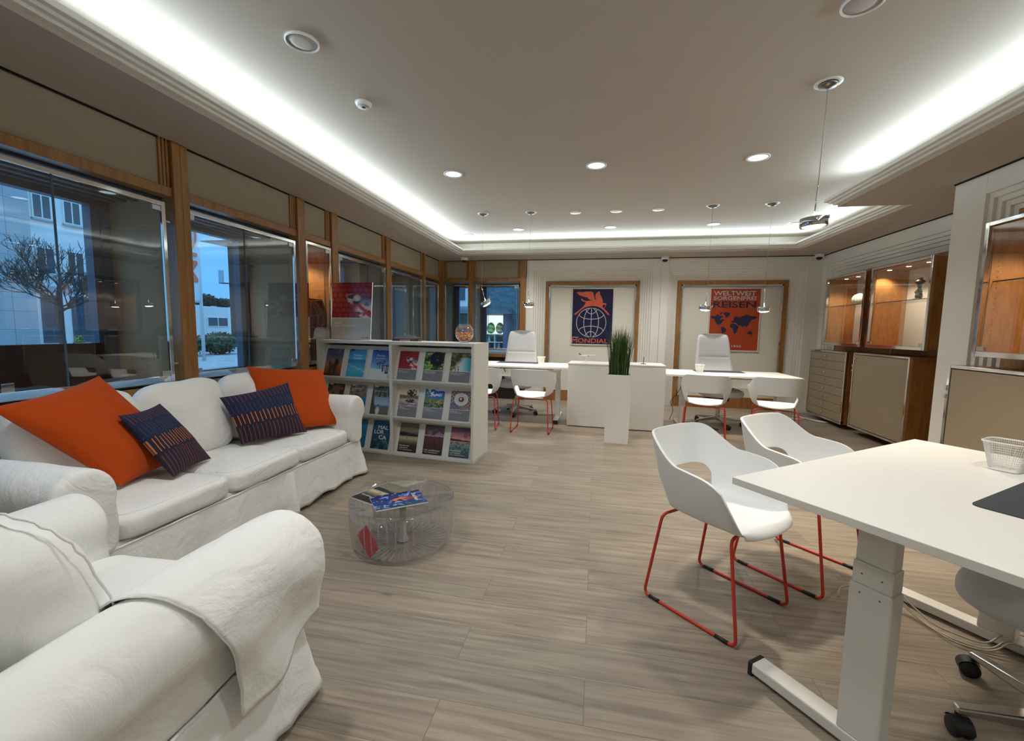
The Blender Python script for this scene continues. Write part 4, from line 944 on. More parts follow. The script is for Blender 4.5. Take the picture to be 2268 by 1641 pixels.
# ================================================================ SOFA, ARMCHAIR (slipcovers), CUSHIONS
def wob(p, amp, f, seed=0.0):
    q = Vector(p)*f+Vector((seed*5.3, seed*1.7, seed*3.1)); a = noise.noise_vector(q); b = noise.noise_vector(q*2.3)
    return (p[0]+amp*(a.x+0.5*b.x), p[1]+amp*(a.y+0.5*b.y), p[2]+amp*(a.z+0.5*b.z))
def arm_profile(T, ra, side_out=0.185, bottom=0.30):
    """closed section of a rolled arm in (a, z); a=0 inner face, a grows outward"""
    c = 0.118; zc = T-ra; P = [(0.0, bottom), (0.0, 0.38), (0.0, zc-0.10)]
    for k in range(15):
        t = math.radians(208-k*(208+48)/14); P.append((c+ra*math.cos(t)*1.04, zc+ra*math.sin(t)))
    P += [(side_out+0.005, zc-0.13), (side_out, zc-0.20), (side_out, 0.36), (side_out+0.004, bottom)]
    return P, (c, zc-0.04)
def slip_seating(name, label, cat, loc, rz, n, cw, T, ra, depth=0.88, back_h=0.83):
    r = E(name, label, cat, loc, rz); AW = 0.23; iw = n*cw; D = depth; f0 = -D/2; seed = n*1.3
    # arms
    P, c = arm_profile(T, ra)
    for sg in (-1, 1):
        rows = [(f0-0.012, 0.12), (f0-0.012, 0.5), (f0-0.010, 0.82), (f0-0.002, 0.95), (f0+0.015, 1.0)]+[(f0+0.03+k*(D-0.06)/16, 1.0) for k in range(17)]+[(D/2, 0.98), (D/2, 0.3)]
        V = []; F = []; k = len(P)
        for (yy, s_) in rows:
            for (a, z) in P:
                aa, zz = c[0]+(a-c[0])*s_, c[1]+(z-c[1])*s_
                if s_ < 1 and z < 0.5: zz = z if z > 0.301 else 0.30
                V.append(wob((sg*(iw/2+aa), yy, zz), 0.006, 5, seed+sg))
        for i in range(len(rows)-1):
            for j in range(k):
                q = (i*k+j, i*k+(j+1) % k, (i+1)*k+(j+1) % k, (i+1)*k+j); F.append(q if sg < 0 else q[::-1])
        F.append(tuple(range(k)) if sg > 0 else tuple(range(k-1, -1, -1))); q0 = (len(rows)-1)*k; F.append(tuple(range(q0, q0+k)))
        MB().add(V, F).build('armrest', M_slip, r, smooth=True, subsurf=1)
    # base and back
    MB().box(-iw/2-0.16, iw/2+0.16, f0+0.03, D/2-0.02, 0.06, 0.33).build('base', M_slip, r, bevel=0.02)
    m = MB()
    def bk(u, v):
        a = u*2*PI; W = iw/2+(0.19 if n > 1 else 0.04); x = W*math.copysign(abs(math.cos(a))**0.22, math.cos(a)); y = 0.085*math.copysign(abs(math.sin(a))**0.45, math.sin(a))
        z = 0.28+(back_h-0.28)*(1-(1-v)**1.0); s_ = 1 if v < 0.9 else math.sqrt(max(0.0, 1-((v-0.9)/0.1)**2))*0.999+0.001
        return wob((x*(0.94+0.06*s_), D/2-0.10+y*s_+0.03*v, z), 0.006, 5, seed)
    m.surf(bk, 72, 20, wrapu=True); m.build('back_frame', M_slip, r, smooth=True)
    # skirt with seam
    hw, hd = iw/2+0.185, D/2-0.005
    loop = fillet([(0, -hd, 0), (hw, -hd, 0), (hw, hd, 0), (-hw, hd, 0), (-hw, -hd, 0), (0, -hd, 0)], 0.035, 5)
    dense = []
    for a, b2 in zip(loop[:-1], loop[1:]):
        k = max(1, int((b2-a).length/0.022)); dense += [a+(b2-a)*(i/k) for i in range(k)]
    L = len(dense); m = MB(); R = 12
    cor = [Vector((sx*hw, sy*hd, 0)) for sx in (-1, 1) for sy in (-1, 1)]
    def sk(u, v):
        i = int(round(u*L)) % L; p = dense[i]; t = (dense[(i+1) % L]-dense[i-1]).normalized(); nrm = Vector((t.y, -t.x, 0))
        dc = min((p-q).length for q in cor)
        fl = 0.020*v+0.045*v*v*math.exp(-(dc/0.10)**2)+v*(0.022*noise.noise(Vector((p.x*5, p.y*5, seed)))+0.030*max(0, noise.noise(Vector((p.x*12, p.y*12, seed+4)))))+(0.055*v*math.exp(-((p.x-0.17)/0.035)**2) if p.y < 0 and n > 1 else 0)
        z = 0.315-(0.290+0.020*noise.noise(Vector((p.x*5, p.y*5, 7+seed))))*v
        q = p+nrm*fl; return wob((q.x, q.y, z), 0.004+0.006*v, 9, seed)
    m.surf(sk, L, R, wrapu=True, flip=True); m.build('skirt', M_slip, r, smooth=True, solid=0.004)
    m = MB(); m.tube([wob((p.x*1.004, p.y*1.006, 0.318), 0.004, 9, seed) for p in dense], 0.005, 6, True); m.build('skirt_piping', M_slip, r, smooth=True)
    # kick pleat flaps in the middle of the front skirt
    # seat cushions
    for k in range(n):
        x = -iw/2+cw*(k+0.5)
        m = MB(); cushion(m, cw+0.006, 0.67, 0.125, 40, 0.22, 0.006, seed+k, Matrix.Translation((x, f0+0.325, 0.318)), 9.0, 0.17, 0.5)
        o = m.build('seat_cushion', M_slip, r, smooth=True)
        for vv in (0.20, 0.80):
            MB().tube([m.on(0.52+0.46*i/40, vv) for i in range(41)], 0.0026, 6).build('piping', M_slip, o, smooth=True)
    return r
SOFA = slip_seating('sofa', 'long white slipcovered sofa under the left windows', 'sofa', (-2.415, 2.30, 0), PI/2, 3, 0.585, 0.700, 0.118, 0.88, 0.80)
for k in range(3):
    M = Matrix.Translation((-0.585+0.585*k, 0.17, 0.67)) @ Matrix.Rotation(math.radians(76), 4, 'X') @ Matrix.Rotation(0, 4, 'Z') @ Matrix.Translation((0, 0, -0.10))
    m = MB(); cushion(m, 0.595, 0.50, 0.19, 34, 0.25, 0.011, 11+k, M, 4.5, 0.5)
    m.build('back_cushion', M_slip, SOFA, smooth=True)
ARM = slip_seating('armchair', 'white slipcovered armchair in the near left corner', 'armchair', (-1.42, 0.785, 0), PI+math.radians(2.0), 1, 0.60, 0.655, 0.118, 0.88, 0.80)
# large loose back cushion with a gathered edge
M = Matrix.Translation((0.0, 0.13, 0.64)) @ Matrix.Rotation(math.radians(72), 4, 'X') @ Matrix.Translation((0, 0, -0.13))
m = MB(); cushion(m, 0.70, 0.44, 0.25, 44, 0.30, 0.010, 21, M, 4.0, 0.55)
bc = m.build('back_cushion', M_slip, ARM, smooth=True)
m = MB(); pts = []
for i in range(64):
    a = 2*PI*i/64; cs = lambda q, p_: math.copysign(abs(q)**p_, q)
    pts.append(M @ Vector((0.352*cs(math.cos(a), 0.5), 0.222*cs(math.sin(a), 0.5), 0.20+0.003*math.sin(i*2.4))))
m.tube(pts, 0.003, 6, True); m.build('gathered_seam', M_slip, bc, smooth=True)
# arm cover laid over the right armrest (world +x side)
P, c = arm_profile(0.655, 0.118)
th = E('arm_cover', 'loose white arm cover draped over the near armrest of the armchair', 'arm cover', (-1.42, 0.785, 0), PI+math.radians(2.0))
prof = P[5:]; 
LEN = [0.0]
Q = [Vector((c[0]+(a-c[0])*1.0, z)) for (a, z) in prof]
for a, b2 in zip(Q[:-1], Q[1:]): LEN.append(LEN[-1]+(b2-a).length)
def on_prof(s_):
    s_ = max(0, min(LEN[-1]-1e-6, s_))
    for i in range(len(Q)-1):
        if LEN[i+1] >= s_: t = (s_-LEN[i])/(LEN[i+1]-LEN[i]); p = Q[i]+(Q[i+1]-Q[i])*t; d = (Q[i+1]-Q[i]).normalized(); return p, Vector((-d.y, d.x))
S_MAX = LEN[max(range(len(Q)), key=lambda i: Q[i].x)]
def cov(u, v):   # u along the arm (front->rear), v over the roll
    y0, y1 = -0.448, 0.07
    smax = 0.58+0.10*smooth(u, 0.0, 0.75)
    y = y0+(y1-y0)*u-0.18*u*smooth(v, 0.1, 1.0)
    s_ = v*smax; p, nn = on_prof(min(s_, S_MAX)); over = max(0, s_-S_MAX)
    kk = math.sqrt(max(0.0, 1-(1-min(1, u/0.09))**2)); off = (0.3+0.7*kk)*(0.001+0.009*smooth(v, 0.0, 0.12)+0.020*smooth(v, 0.35, 0.7))+0.006*noise.noise(Vector((u*3, v*3, 2)))
    a, z = p.x+nn.x*off, p.y+nn.y*off-over
    if over > 0: a += (-0.035*smooth(over, 0.03, 0.22)+0.010*kk*math.sin(u*8+over*9)*smooth(over, 0.0, 0.1))
    k = math.sqrt(max(0.0, 1-(1-min(1, u/0.09))**2)); a, z = c[0]+(a-c[0])*(0.90+0.10*k), c[1]+(z-c[1])*(0.90+0.10*k)
    return wob((-(0.30+a), y, z), 0.004, 9, 3)
m = MB(); m.surf(cov, 40, 48); m.build('cloth', M_slip, th, smooth=True, solid=0.005)
edge = [cov(1.0, i/40) for i in range(41)]+[cov(1-i/40, 1.0) for i in range(41)]
MB().tube(edge, 0.0026, 6).build('hem', M_slip, th, smooth=True)
# ---- cushions on the sofa
pl = lambda name, label, cs, th_, m_, seed, cols=None: tag(pillow_mesh(*cs, th_, 44 if cols is None else 110, seed).build(name, m_, None, smooth=True), label, 'cushion', 'scatter cushions on the sofa')
pl('cushion', 'large orange cushion at the near end of the sofa', ((-2.28,1.66,.475), (-2.38,2.13,.47), (-2.62,1.84,.995), (-2.50,1.33,.915)), 0.085, M_orange, 1)
pl('cushion', 'large orange cushion in the far corner of the sofa', ((-2.33,2.66,.47), (-2.075,3.215,.465), (-2.36,3.40,.90), (-2.62,2.84,.965)), 0.08, M_orange, 2)
def stripes(name, label, cs, th_, seed):
    mb = pillow_mesh(*cs, th_, 180, seed); n = 181; cols = np.zeros((len(mb.v), 3), np.float32)
    navy = np.array(rgb(33,28,50)); indigo = np.array(rgb(24,34,66)); orange = np.array(rgb(222,120,44)); rust = np.array(rgb(122,60,52)); viol = np.array(rgb(58,60,96)); pale = np.array(rgb(200,128,72))
    for sd in range(2):
        for j in range(n):
            for i in range(n):
                u, v = i/(n-1), j/(n-1); ph = (u*17+(0.0 if v < 0.36 else 0.33 if v < 0.62 else 0.66)) % 1.0
                c_ = indigo if v > 0.55 else navy; on = abs(ph-0.5) < 0.095
                if on:
                    vv = (v*1.0+0.012*math.sin(u*40)) % 1
                    if 0.37 < vv < 0.57: c_ = orange if (int(u*17) % 3) else pale
                    elif vv < 0.33: c_ = rust
                    elif 0.60 < vv < 0.78: c_ = viol
                    elif vv > 0.82: c_ = rust*0.8+viol*0.2
                cols[sd*n*n+j*n+i] = c_
    return tag(mb.build(name, M_navy, None, smooth=True, colors=cols), label, 'cushion', 'scatter cushions on the sofa')
stripes('cushion', 'navy cushion with orange dashes leaning on the near orange cushion', ((-2.17,1.835,.468), (-2.27,2.16,.468), (-2.46,2.025,.82), (-2.37,1.735,.81)), 0.058, 1)
stripes('cushion', 'navy cushion with orange dashes in front of the far orange cushion', ((-2.34,2.46,.47), (-2.15,2.885,.47), (-2.36,2.96,.835), (-2.47,2.435,.79)), 0.058, 2)

# ================================================================ COFFEE TABLE
ct = E('coffee_table', 'round clear acrylic drum coffee table with magazines on its lid', 'coffee table', (-1.100, 2.315, 0))
RT = 0.302
MB().lathe([(0.245, 0.004), (0.268, 0.012), (0.288, 0.045), (RT-0.004, 0.11), (RT, 0.18), (RT-0.002, 0.245), (RT-0.012, 0.258)], 72, cap=False).build('drum', M_acryl, ct, smooth=True)
m = MB()
for k in range(40):
    a = k*2*PI/40; c, s = math.cos(a), math.sin(a); pr = [(0.10, 0.010), (0.20, 0.008), (0.258, 0.014), (0.284, 0.05), (RT-0.010, 0.11), (RT-0.006, 0.18), (RT-0.010, 0.243)]
    m.tube([(rr*c, rr*s, z) for rr, z in pr], 0.0035, 6)
m.build('ribs', acrylic('acrylic_rib', 0.16, (0.95,0.95,0.95), 2.0), ct, smooth=True)
m = MB(); m.lathe([(0.02, 0.005), (0.11, 0.008), (0.25, 0.008)], 48, cap=False); m.build('floor_plate', M_acryl, ct, smooth=True)
MB().lathe([(0.032, 0.008), (0.022, 0.05), (0.020, 0.20), (0.030, 0.252)], 24, cap=False).build('centre_column', mat('frosted_acrylic', rgb(200,200,198), 0.35), ct, smooth=True)
lid = MB().lathe([(0, 0.259), (RT-0.010, 0.259), (RT+0.001, 0.262), (RT+0.003, 0.272), (RT-0.003, 0.277), (RT-0.010, 0.272), (0.0, 0.268)], 72).build('lid', M_acryl, ct, smooth=True, angle=50)
m = MB(); m.tube([((RT-0.001)*math.cos(i*2*PI/72), (RT-0.001)*math.sin(i*2*PI/72), 0.274) for i in range(72)], 0.0045, 8, True); m.build('rim', acrylic('acrylic_rim', 0.10, (0.80,0.79,0.79), 2.5), lid, smooth=True)

# ================================================================ PRINTED MATTER
def vnoise(x, y, seed=0):
    xi, yi = np.floor(x), np.floor(y); xf, yf = x-xi, y-yi
    hsh = lambda a, b: np.modf(np.abs(np.sin(a*127.1+b*311.7+seed*74.7)*43758.5453))[0]
    sx, sy = xf*xf*(3-2*xf), yf*yf*(3-2*yf)
    return (hsh(xi, yi)*(1-sx)+hsh(xi+1, yi)*sx)*(1-sy)+(hsh(xi, yi+1)*(1-sx)+hsh(xi+1, yi+1)*sx)*sy
def fbm(x, y, seed=0, o=4):
    t = 0; a = 0.5
    for k in range(o): t = t+a*vnoise(x*2**k, y*2**k, seed+k); a *= 0.5
    return t
def C(r, g, b): return np.array([r, g, b], float)/255
def grad(v, stops):
    out = np.zeros(v.shape+(3,)); xs = [s[0] for s in stops]
    for k in range(3): out[..., k] = np.interp(v, xs, [s[1][k] for s in stops])
    return out
def put(img, mask, col):
    mask = np.clip(mask, 0, 1)[..., None]; return img*(1-mask)+np.asarray(col)*mask
def sdisc(u, v, cx, cy, rx, ry, soft=0.15):
    d = np.sqrt(((u-cx)/rx)**2+((v-cy)/ry)**2); return np.clip((1-d)/soft+0.5, 0, 1)
def picture(kind, u, v):
    """little printed pictures; u right, v up, both 0..1"""
    if kind == 'elephant':
        g = grad(v, [(0, C(90,50,32)), (.12, C(120,66,38)), (.42, C(176,104,58)), (.47, C(150,120,110)), (.7, C(92,98,140)), (1, C(70,80,130))])
        g = put(g, sdisc(u, v, .48, .48, .26, .19), C(70,52,44)); g = put(g, sdisc(u, v, .42, .56, .14, .12), C(150,112,92)); g = put(g, sdisc(u, v, .66, .50, .12, .14), C(38,26,24))
        for x in (.30, .38, .54, .62): g = put(g, sdisc(u, v, x, .26, .05, .17), C(52,36,30))
        return put(g, (v < .10)*0.8, C(84,34,34))
    if kind == 'lagoon':
        g = grad(v, [(0, C(22,140,150)), (.3, C(40,165,175)), (.55, C(20,110,150)), (.62, C(16,80,120)), (.64, C(60,165,205)), (1, C(16,105,170))])
        return put(g, np.clip(1-np.abs(v-(.46-.22*u)-.02*np.sin(u*18))*45, 0, .55), C(220,235,235))
    if kind == 'beach':
        g = grad(v, [(0, C(214,218,210)), (.33, C(228,226,214)), (.36, C(130,190,200)), (.42, C(120,170,215)), (1, C(24,52,140))])
        for x, h_ in ((.38,.52),(.50,.56),(.62,.55),(.72,.60)): g = put(g, (np.abs(u-x) < .012)*(v > .34)*(v < h_), C(40,36,34)); g = put(g, sdisc(u, v, x, h_, .09, .035)*(fbm(u*22, v*22, 3) > .38), C(40,52,44))
        g = put(g, (u > .66)*(v < .48)*(v > .18)*(fbm(u*9, v*9, 5) > .40), C(52,48,46)); return put(g, (u > .70)*(v < .44)*(v > .24)*(np.abs(np.sin(u*40)) > .8), C(235,232,225))
    if kind == 'umbrellas':
        g = np.zeros(u.shape+(3,))+C(96,18,26); R = 7.0
        yy = v*R*1.0; row = np.floor(yy); xx = u*R+0.5*(row % 2); cx, cy = np.modf(np.abs(xx))[0]-.5, np.modf(yy)[0]-.5; d = np.sqrt(cx**2+cy**2)
        g = put(g, (d < .50)*1.0, C(150,34,42)); g = put(g, (d < .40)*(cy > -.1)*0.6, C(176,54,58))
        w1 = .10*(fbm(u*6, v*6, 4)-.5)
        band = np.clip((.15-np.abs(v-(.66-.26*u)+w1))*14, 0, 1)*np.clip((u-.34+w1)*12, 0, 1)
        g = put(g, band, grad(u, [(0, C(206,206,214)), (.48, C(200,200,210)), (.62, C(104,112,150)), (1, C(120,126,166))]))
        spl = sdisc(u, v, .86, .20, .26, .24, .5)*np.clip((fbm(u*8, v*8, 4)-.42)*9, 0, 1); g = put(g, spl, C(230,216,208))
        for k in range(7):
            cx, cy = .64+.055*k, .40-.055*k; g = put(g, np.clip((.060-np.abs(u-cx)-np.abs(v-cy)*.8)*60, 0, 1)*(k % 2 == 0 or .9), C(196,38,46))
        g = put(g, sdisc(u, v, .52, .60, .13, .06, .3), C(54,50,60)); g = put(g, sdisc(u, v, .62, .44, .08, .05, .4), C(46,36,44)); g = put(g, sdisc(u, v, .63, .56, .095, .095), C(206,200,178)); return put(g, sdisc(u, v, .63, .56, .04, .04), C(226,222,202))
    if kind == 'gorilla':
        n1 = fbm(u*9, v*9, 6); g = put(np.zeros(u.shape+(3,))+C(30,44,26), (n1 > .45)*1.0, C(96,132,70)); g = put(g, (n1 > .60)*1.0, C(176,196,140))
        g = put(g, sdisc(u, v, .62, .60, .34, .42, .2), C(20,19,20)); g = put(g, sdisc(u, v, .60, .74, .13, .12), C(40,38,40)); g = put(g, sdisc(u, v, .66, .56, .035, .03), C(150,150,150))
        return put(g, (fbm(u*8, v*8, 9) > .47)*(v < .32)*(u < .45), C(130,190,66))
    if kind == 'palmsea':
        n1 = fbm(u*10, v*10, 2); g = put(np.zeros(u.shape+(3,))+C(52,66,34), (n1 > .5)*1.0, C(130,124,70))
        k = np.clip((u*0.8+.5*(1-v)-.50+.25*(fbm(u*4, v*4, 3)-.5))*6, 0, 1)*(v < .74); g = put(g, k, grad(u, [(0, C(224,226,228)), (.6, C(190,222,226)), (1, C(36,160,180))])); return put(g, (fbm(u*14, v*14, 7) > .48)*(v < .28)*(u < .45), C(148,96,72))
    if kind == 'lake':
        g = grad(v, [(0, C(120,112,120)), (.35, C(196,186,176)), (.45, C(120,96,70)), (.56, C(112,100,66)), (.62, C(226,214,190)), (1, C(232,222,204))])
        g = put(g, sdisc(u, v, .64, .74, .26, .20)*(fbm(u*14, v*14, 3) > .36), C(60,44,34)); g = put(g, (np.abs(u-.64) < .03)*(v < .72)*(v > .5), C(50,38,30)); g = put(g, sdisc(u, v, .62, .28, .26, .10)*(fbm(u*12, v*20, 5) > .35), C(40,38,54)); return put(g, (fbm(u*5, v*30, 8) > .58)*(v < .45)*0.6, C(232,228,222))
    if kind == 'cactus':
        g = grad(v, [(0, C(52,58,40)), (.45, C(130,120,44)), (.50, C(60,120,190)), (1, C(20,72,168))]); g = put(g, (fbm(u*5, v*7, 4) > .55)*(v > .62), C(226,232,240)); g = put(g, (fbm(u*16, v*16, 6) > .52)*(v < .48), C(176,168,60))
        for x, h_ in ((.08,.85),(.16,.95),(.24,.80)): g = put(g, (np.abs(u-x) < .028)*(v < h_), C(96,124,52))
        return put(g, (fbm(u*9, v*9, 2) > .52)*(v < .25), C(44,52,66))
    if kind == 'coffee':
        n1 = np.sin(u*34)*np.sin(v*30); g = put(np.zeros(u.shape+(3,))+C(176,150,140), (n1 > .1)*1.0, C(96,78,86)); g = put(g, (v < .34)*(np.sin(u*48)*np.sin(v*48) > 0), C(70,96,150)); g = put(g, (v < .34)*(u > .45)*(np.sin(u*40+1)*np.sin(v*44) > .2), C(190,140,90))
        g = put(g, sdisc(u, v, .52, .56, .34, .34, .06), C(222,226,232)); g = put(g, sdisc(u, v, .52, .56, .26, .26, .06), C(198,204,214)); g = put(g, sdisc(u, v, .52, .55, .18, .18, .08), C(236,234,232)); g = put(g, sdisc(u, v, .52, .55, .145, .145, .08), C(112,62,44)); return put(g, sdisc(u, v, .50, .58, .06, .07), C(230,214,196))
    if kind == 'brown':
        n1 = fbm(u*6, v*6, 3); g = put(np.zeros(u.shape+(3,))+C(70,56,46), (n1 > .5)*1.0, C(128,104,84)); return put(g, (v < .42)*1.0, grad(v, [(0, C(70,84,100)), (.42, C(150,160,170))]))
    if kind == 'desertsea':
        g = grad(v, [(0, C(20,66,100)), (.5, C(36,120,150)), (.6, C(50,120,150)), (.62, C(150,120,96)), (1, C(170,140,116))]); g = put(g, (fbm(u*8, v*14, 4) > .52)*(v > .62), C(98,76,62)); d = np.sqrt((u-.55)**2+((v-.40)*1.4)**2); return put(g, (np.abs(d-.2) < .02)*1.0, C(214,196,120))
    if kind == 'treewoman':
        g = grad(v, [(0, C(96,92,70)), (.15, C(110,112,90)), (.30, C(70,110,140)), (.36, C(176,196,214)), (.6, C(150,170,205)), (.66, C(120,116,92)), (1, C(96,98,70))]); g = put(g, (u+.3*v < .30)*1.0, C(84,70,56)); g = put(g, (fbm(u*12, v*5, 2) > .5)*(v > .62), C(60,66,42))
        g = put(g, sdisc(u, v, .40, .14, .10, .14), C(222,220,216)); g = put(g, sdisc(u, v, .40, .26, .05, .07), C(206,180,164)); return put(g, sdisc(u, v, .41, .33, .05, .035), C(96,70,50))
    if kind == 'island':
        g = grad(v, [(0, C(16,96,136)), (1, C(52,140,176))]); g = put(g, sdisc(u, v, .2, .42, .28, .26)*(fbm(u*9, v*9, 3) > .3), C(150,104,60)); return put(g, sdisc(u, v, .18, .42, .14, .14), C(90,66,40))
    if kind == 'mallorca':
        n1 = fbm(u*5, v*6, 5); g = grad(v, [(0, C(16,32,44)), (.4, C(24,76,104)), (1, C(30,96,150))]); g = put(g, (n1 > .55)*(v < .5), C(52,104,110)); return put(g, (fbm(u*4, v*5, 9) > .58)*(v > .7), C(46,120,170))
    if kind == 'fjord':
        g = grad(v, [(0, C(20,18,20)), (.25, C(44,40,36)), (.48, C(196,186,140)), (.55, C(150,146,130)), (.60, C(60,56,56)), (.72, C(130,124,104)), (1, C(112,106,84))]); rg = .62+.10*fbm(u*5, u*0, 3)*np.clip(1.4-u, 0, 1); g = put(g, (v < rg)*(v > .55), C(42,38,42)); return put(g, (fbm(u*22, v*4, 6) > .6)*(v < .5)*(v > .3)*0.6, C(90,82,60))
    if kind == 'road':
        g = grad(v, [(0, C(34,18,20)), (.35, C(70,34,34)), (.55, C(96,48,46)), (.62, C(196,150,150)), (.7, C(150,120,134)), (1, C(58,44,58))]); g = put(g, (v < .60+.05*fbm(u*6, u*0, 2))*(v > .55), C(72,40,46)); g = put(g, (np.abs(u-.55) < (.56-v)*.35)*(v < .56), C(50,30,34)); return put(g, (fbm(u*4, v*9, 5) > .5)*(v > .66), C(76,60,76))
    if kind == 'sunsetsea':
        g = grad(v, [(0, C(40,70,76)), (.3, C(96,134,136)), (.5, C(160,150,150)), (.56, C(232,176,130)), (.66, C(206,140,140)), (1, C(84,52,82))]); g = put(g, (fbm(u*9, v*22, 5) > .52)*(v < .52), C(40,84,92)); g = put(g, (v < .60+.05*fbm(u*6, u*0, 8)-.04*u)*(v > .54), C(58,46,64)); return put(g, (fbm(u*4, v*6, 2) > .55)*(v > .66), C(150,84,104))
    if kind == 'dive':
        g = grad(u, [(0, C(18,22,70)), (.5, C(24,56,130)), (1, C(20,60,90))]); g = put(g, (fbm(u*16, v*16, 3) > .60)*1.0, C(120,160,220)); g = put(g, sdisc(u, v, .50, .58, .12, .20), C(226,110,84)); g = put(g, sdisc(u, v, .52, .76, .10, .16), C(150,70,60)); g = put(g, sdisc(u, v, .56, .52, .05, .06), C(40,24,30))
        return g
    return np.zeros(u.shape+(3,))+C(128,128,128)
def srgb2lin(a): return np.where(a <= 0.04045, a/12.92, ((a+0.055)/1.055)**2.4)
def printed_sheet(name, kind, w, h, M, parent, layout='full', nx=48, ny=66):
    uu, vv = np.meshgrid(np.linspace(0, 1, nx), np.linspace(0, 1, ny)); 
    if layout == 'full': img = picture(kind, uu, vv)
    else:
        img = picture(kind, uu, np.clip((vv-.385)/.615, 0, 1)); img[vv < .385] = C(222,222,222); img[vv < .372] = C(126,126,131)
        if layout == 'stand': img[vv < .372] = C(186,184,180)
    m = MB(); m.v = [tuple(M @ Vector((u*w, v*h, 0.0004))) for u, v in zip(uu.ravel(), vv.ravel())]
    m.f = [(j*nx+i, j*nx+i+1, (j+1)*nx+i+1, (j+1)*nx+i) for j in range(ny-1) for i in range(nx-1)]; m.mi = [0]*len(m.f)
    return m.build(name, M_print, parent, colors=srgb2lin(np.clip(img, 0, 1)).reshape(-1, 3).astype(np.float32))
def brochure(label, kind, M, layout='full', texts=(), w=0.21, h=0.295, t=0.008, group='travel brochures on the shelf', tagcol=None, name='brochure', cat='brochure'):
    """M places the lower left corner of the cover; cover faces +z of M"""
    loc = M.translation.copy(); e = E(name, label, cat, loc, 0, group); L = Matrix.Translation(-loc) @ M
    MB().box(0, w, 0, h, -t, 0, 0, L).build('pages', M_paper, e)
    printed_sheet('cover', kind, w, h, L, e, layout, *((120, 150) if layout == 'stand' else (54, 74)))
    for (s, x, y, ww, hh, mm, bold) in texts: text_mesh(s, x*w, y*h, ww*w, hh*h, L, mm, 'title', e, bold=bold, t=0.0009)
    if tagcol: MB().box(0.08*w, 0.30*w, 0.955*h, h+0.001, 0.0003, 0.0012, 0, L).build('corner_tag', tagcol, e)
    return e
# ---- brochure shelf
SH = E('brochure_shelf', 'low white brochure shelf with three tiers of travel brochures', 'shelf', (-2.862, 4.022, 0), math.radians(-6.0))
SW, SD, SHH = 1.768, 0.39, 1.14
M_shelf = mat('white_shelf_lacquer', rgb(226,226,220), 0.4)
for x0, x1, nm in ((0, 0.028, 'side_panel'), (0.868, 0.900, 'middle_panel'), (SW-0.028, SW, 'side_panel')): MB().box(x0, x1, 0, SD, 0.012, SHH-0.03).build(nm, M_shelf, SH, bevel=0.002)
MB().box(0, SW, -0.003, SD, SHH-0.032, SHH).build('top', M_shelf, SH, bevel=0.002)
MB().box(0.0, SW, 0.0, SD, 0.0, 0.026).build('bottom', M_shelf, SH, bevel=0.002)
MB().box(0.028, SW-0.028, SD-0.02, SD, 0.026, SHH-0.032).build('back_panel', M_shelf, SH)
m = MB()
for x in (0.0285, 0.9005):
    for k in range(28): 
        for yy in (0.03, ): m.box(x, x+0.0006, yy, yy+0.006, 0.08+k*0.036, 0.088+k*0.036)
m.build('shelf_pin_holes', M_black, SH)
TIERS = (0.757, 0.388, 0.030); LEAN = math.radians(17)
SHM = Matrix.Translation((-2.862, 4.022, 0)) @ Matrix.Rotation(math.radians(-6.0), 4, 'Z')
for bx0, bx1 in ((0.028, 0.868), (0.900, SW-0.028)):
    for z in TIERS:
        m = MB(); m.add([(bx0, 0.03, z), (bx1, 0.03, z), (bx1, 0.03+0.34*math.sin(LEAN), z+0.34*math.cos(LEAN)), (bx0, 0.03+0.34*math.sin(LEAN), z+0.34*math.cos(LEAN)), (bx0, 0.045, z), (bx1, 0.045, z), (bx1, 0.045+0.34*math.sin(LEAN), z+0.34*math.cos(LEAN)), (bx0, 0.045+0.34*math.sin(LEAN), z+0.34*math.cos(LEAN))], [(0,1,2,3),(7,6,5,4),(0,4,5,1),(1,5,6,2),(2,6,7,3),(3,7,4,0)])
        if z > 0.1: m.box(bx0, bx1, 0.004, 0.34, z-0.030, z-0.002)
        m.box(bx0, bx1, 0.004, 0.012, z-0.030, z+0.012)
        m.build('sloped_shelf', M_shelf, SH, bevel=0.0015)
W_, G_, R_ = M_txtw, M_txtg, M_txtr
def sp(a): return [(a, .06, .31, .045*len(a)+.02, .035, W_, 0.01), ('vom Spezialisten.', .06, .262, .56, .034, W_, 0.01), ('', 0, 0, 0, 0, W_, 0)][:2]
M_tagd = mat('dark_corner_tag', rgb(20,26,44), 0.5); M_tagw = mat('white_corner_tag', rgb(236,236,232), 0.5)
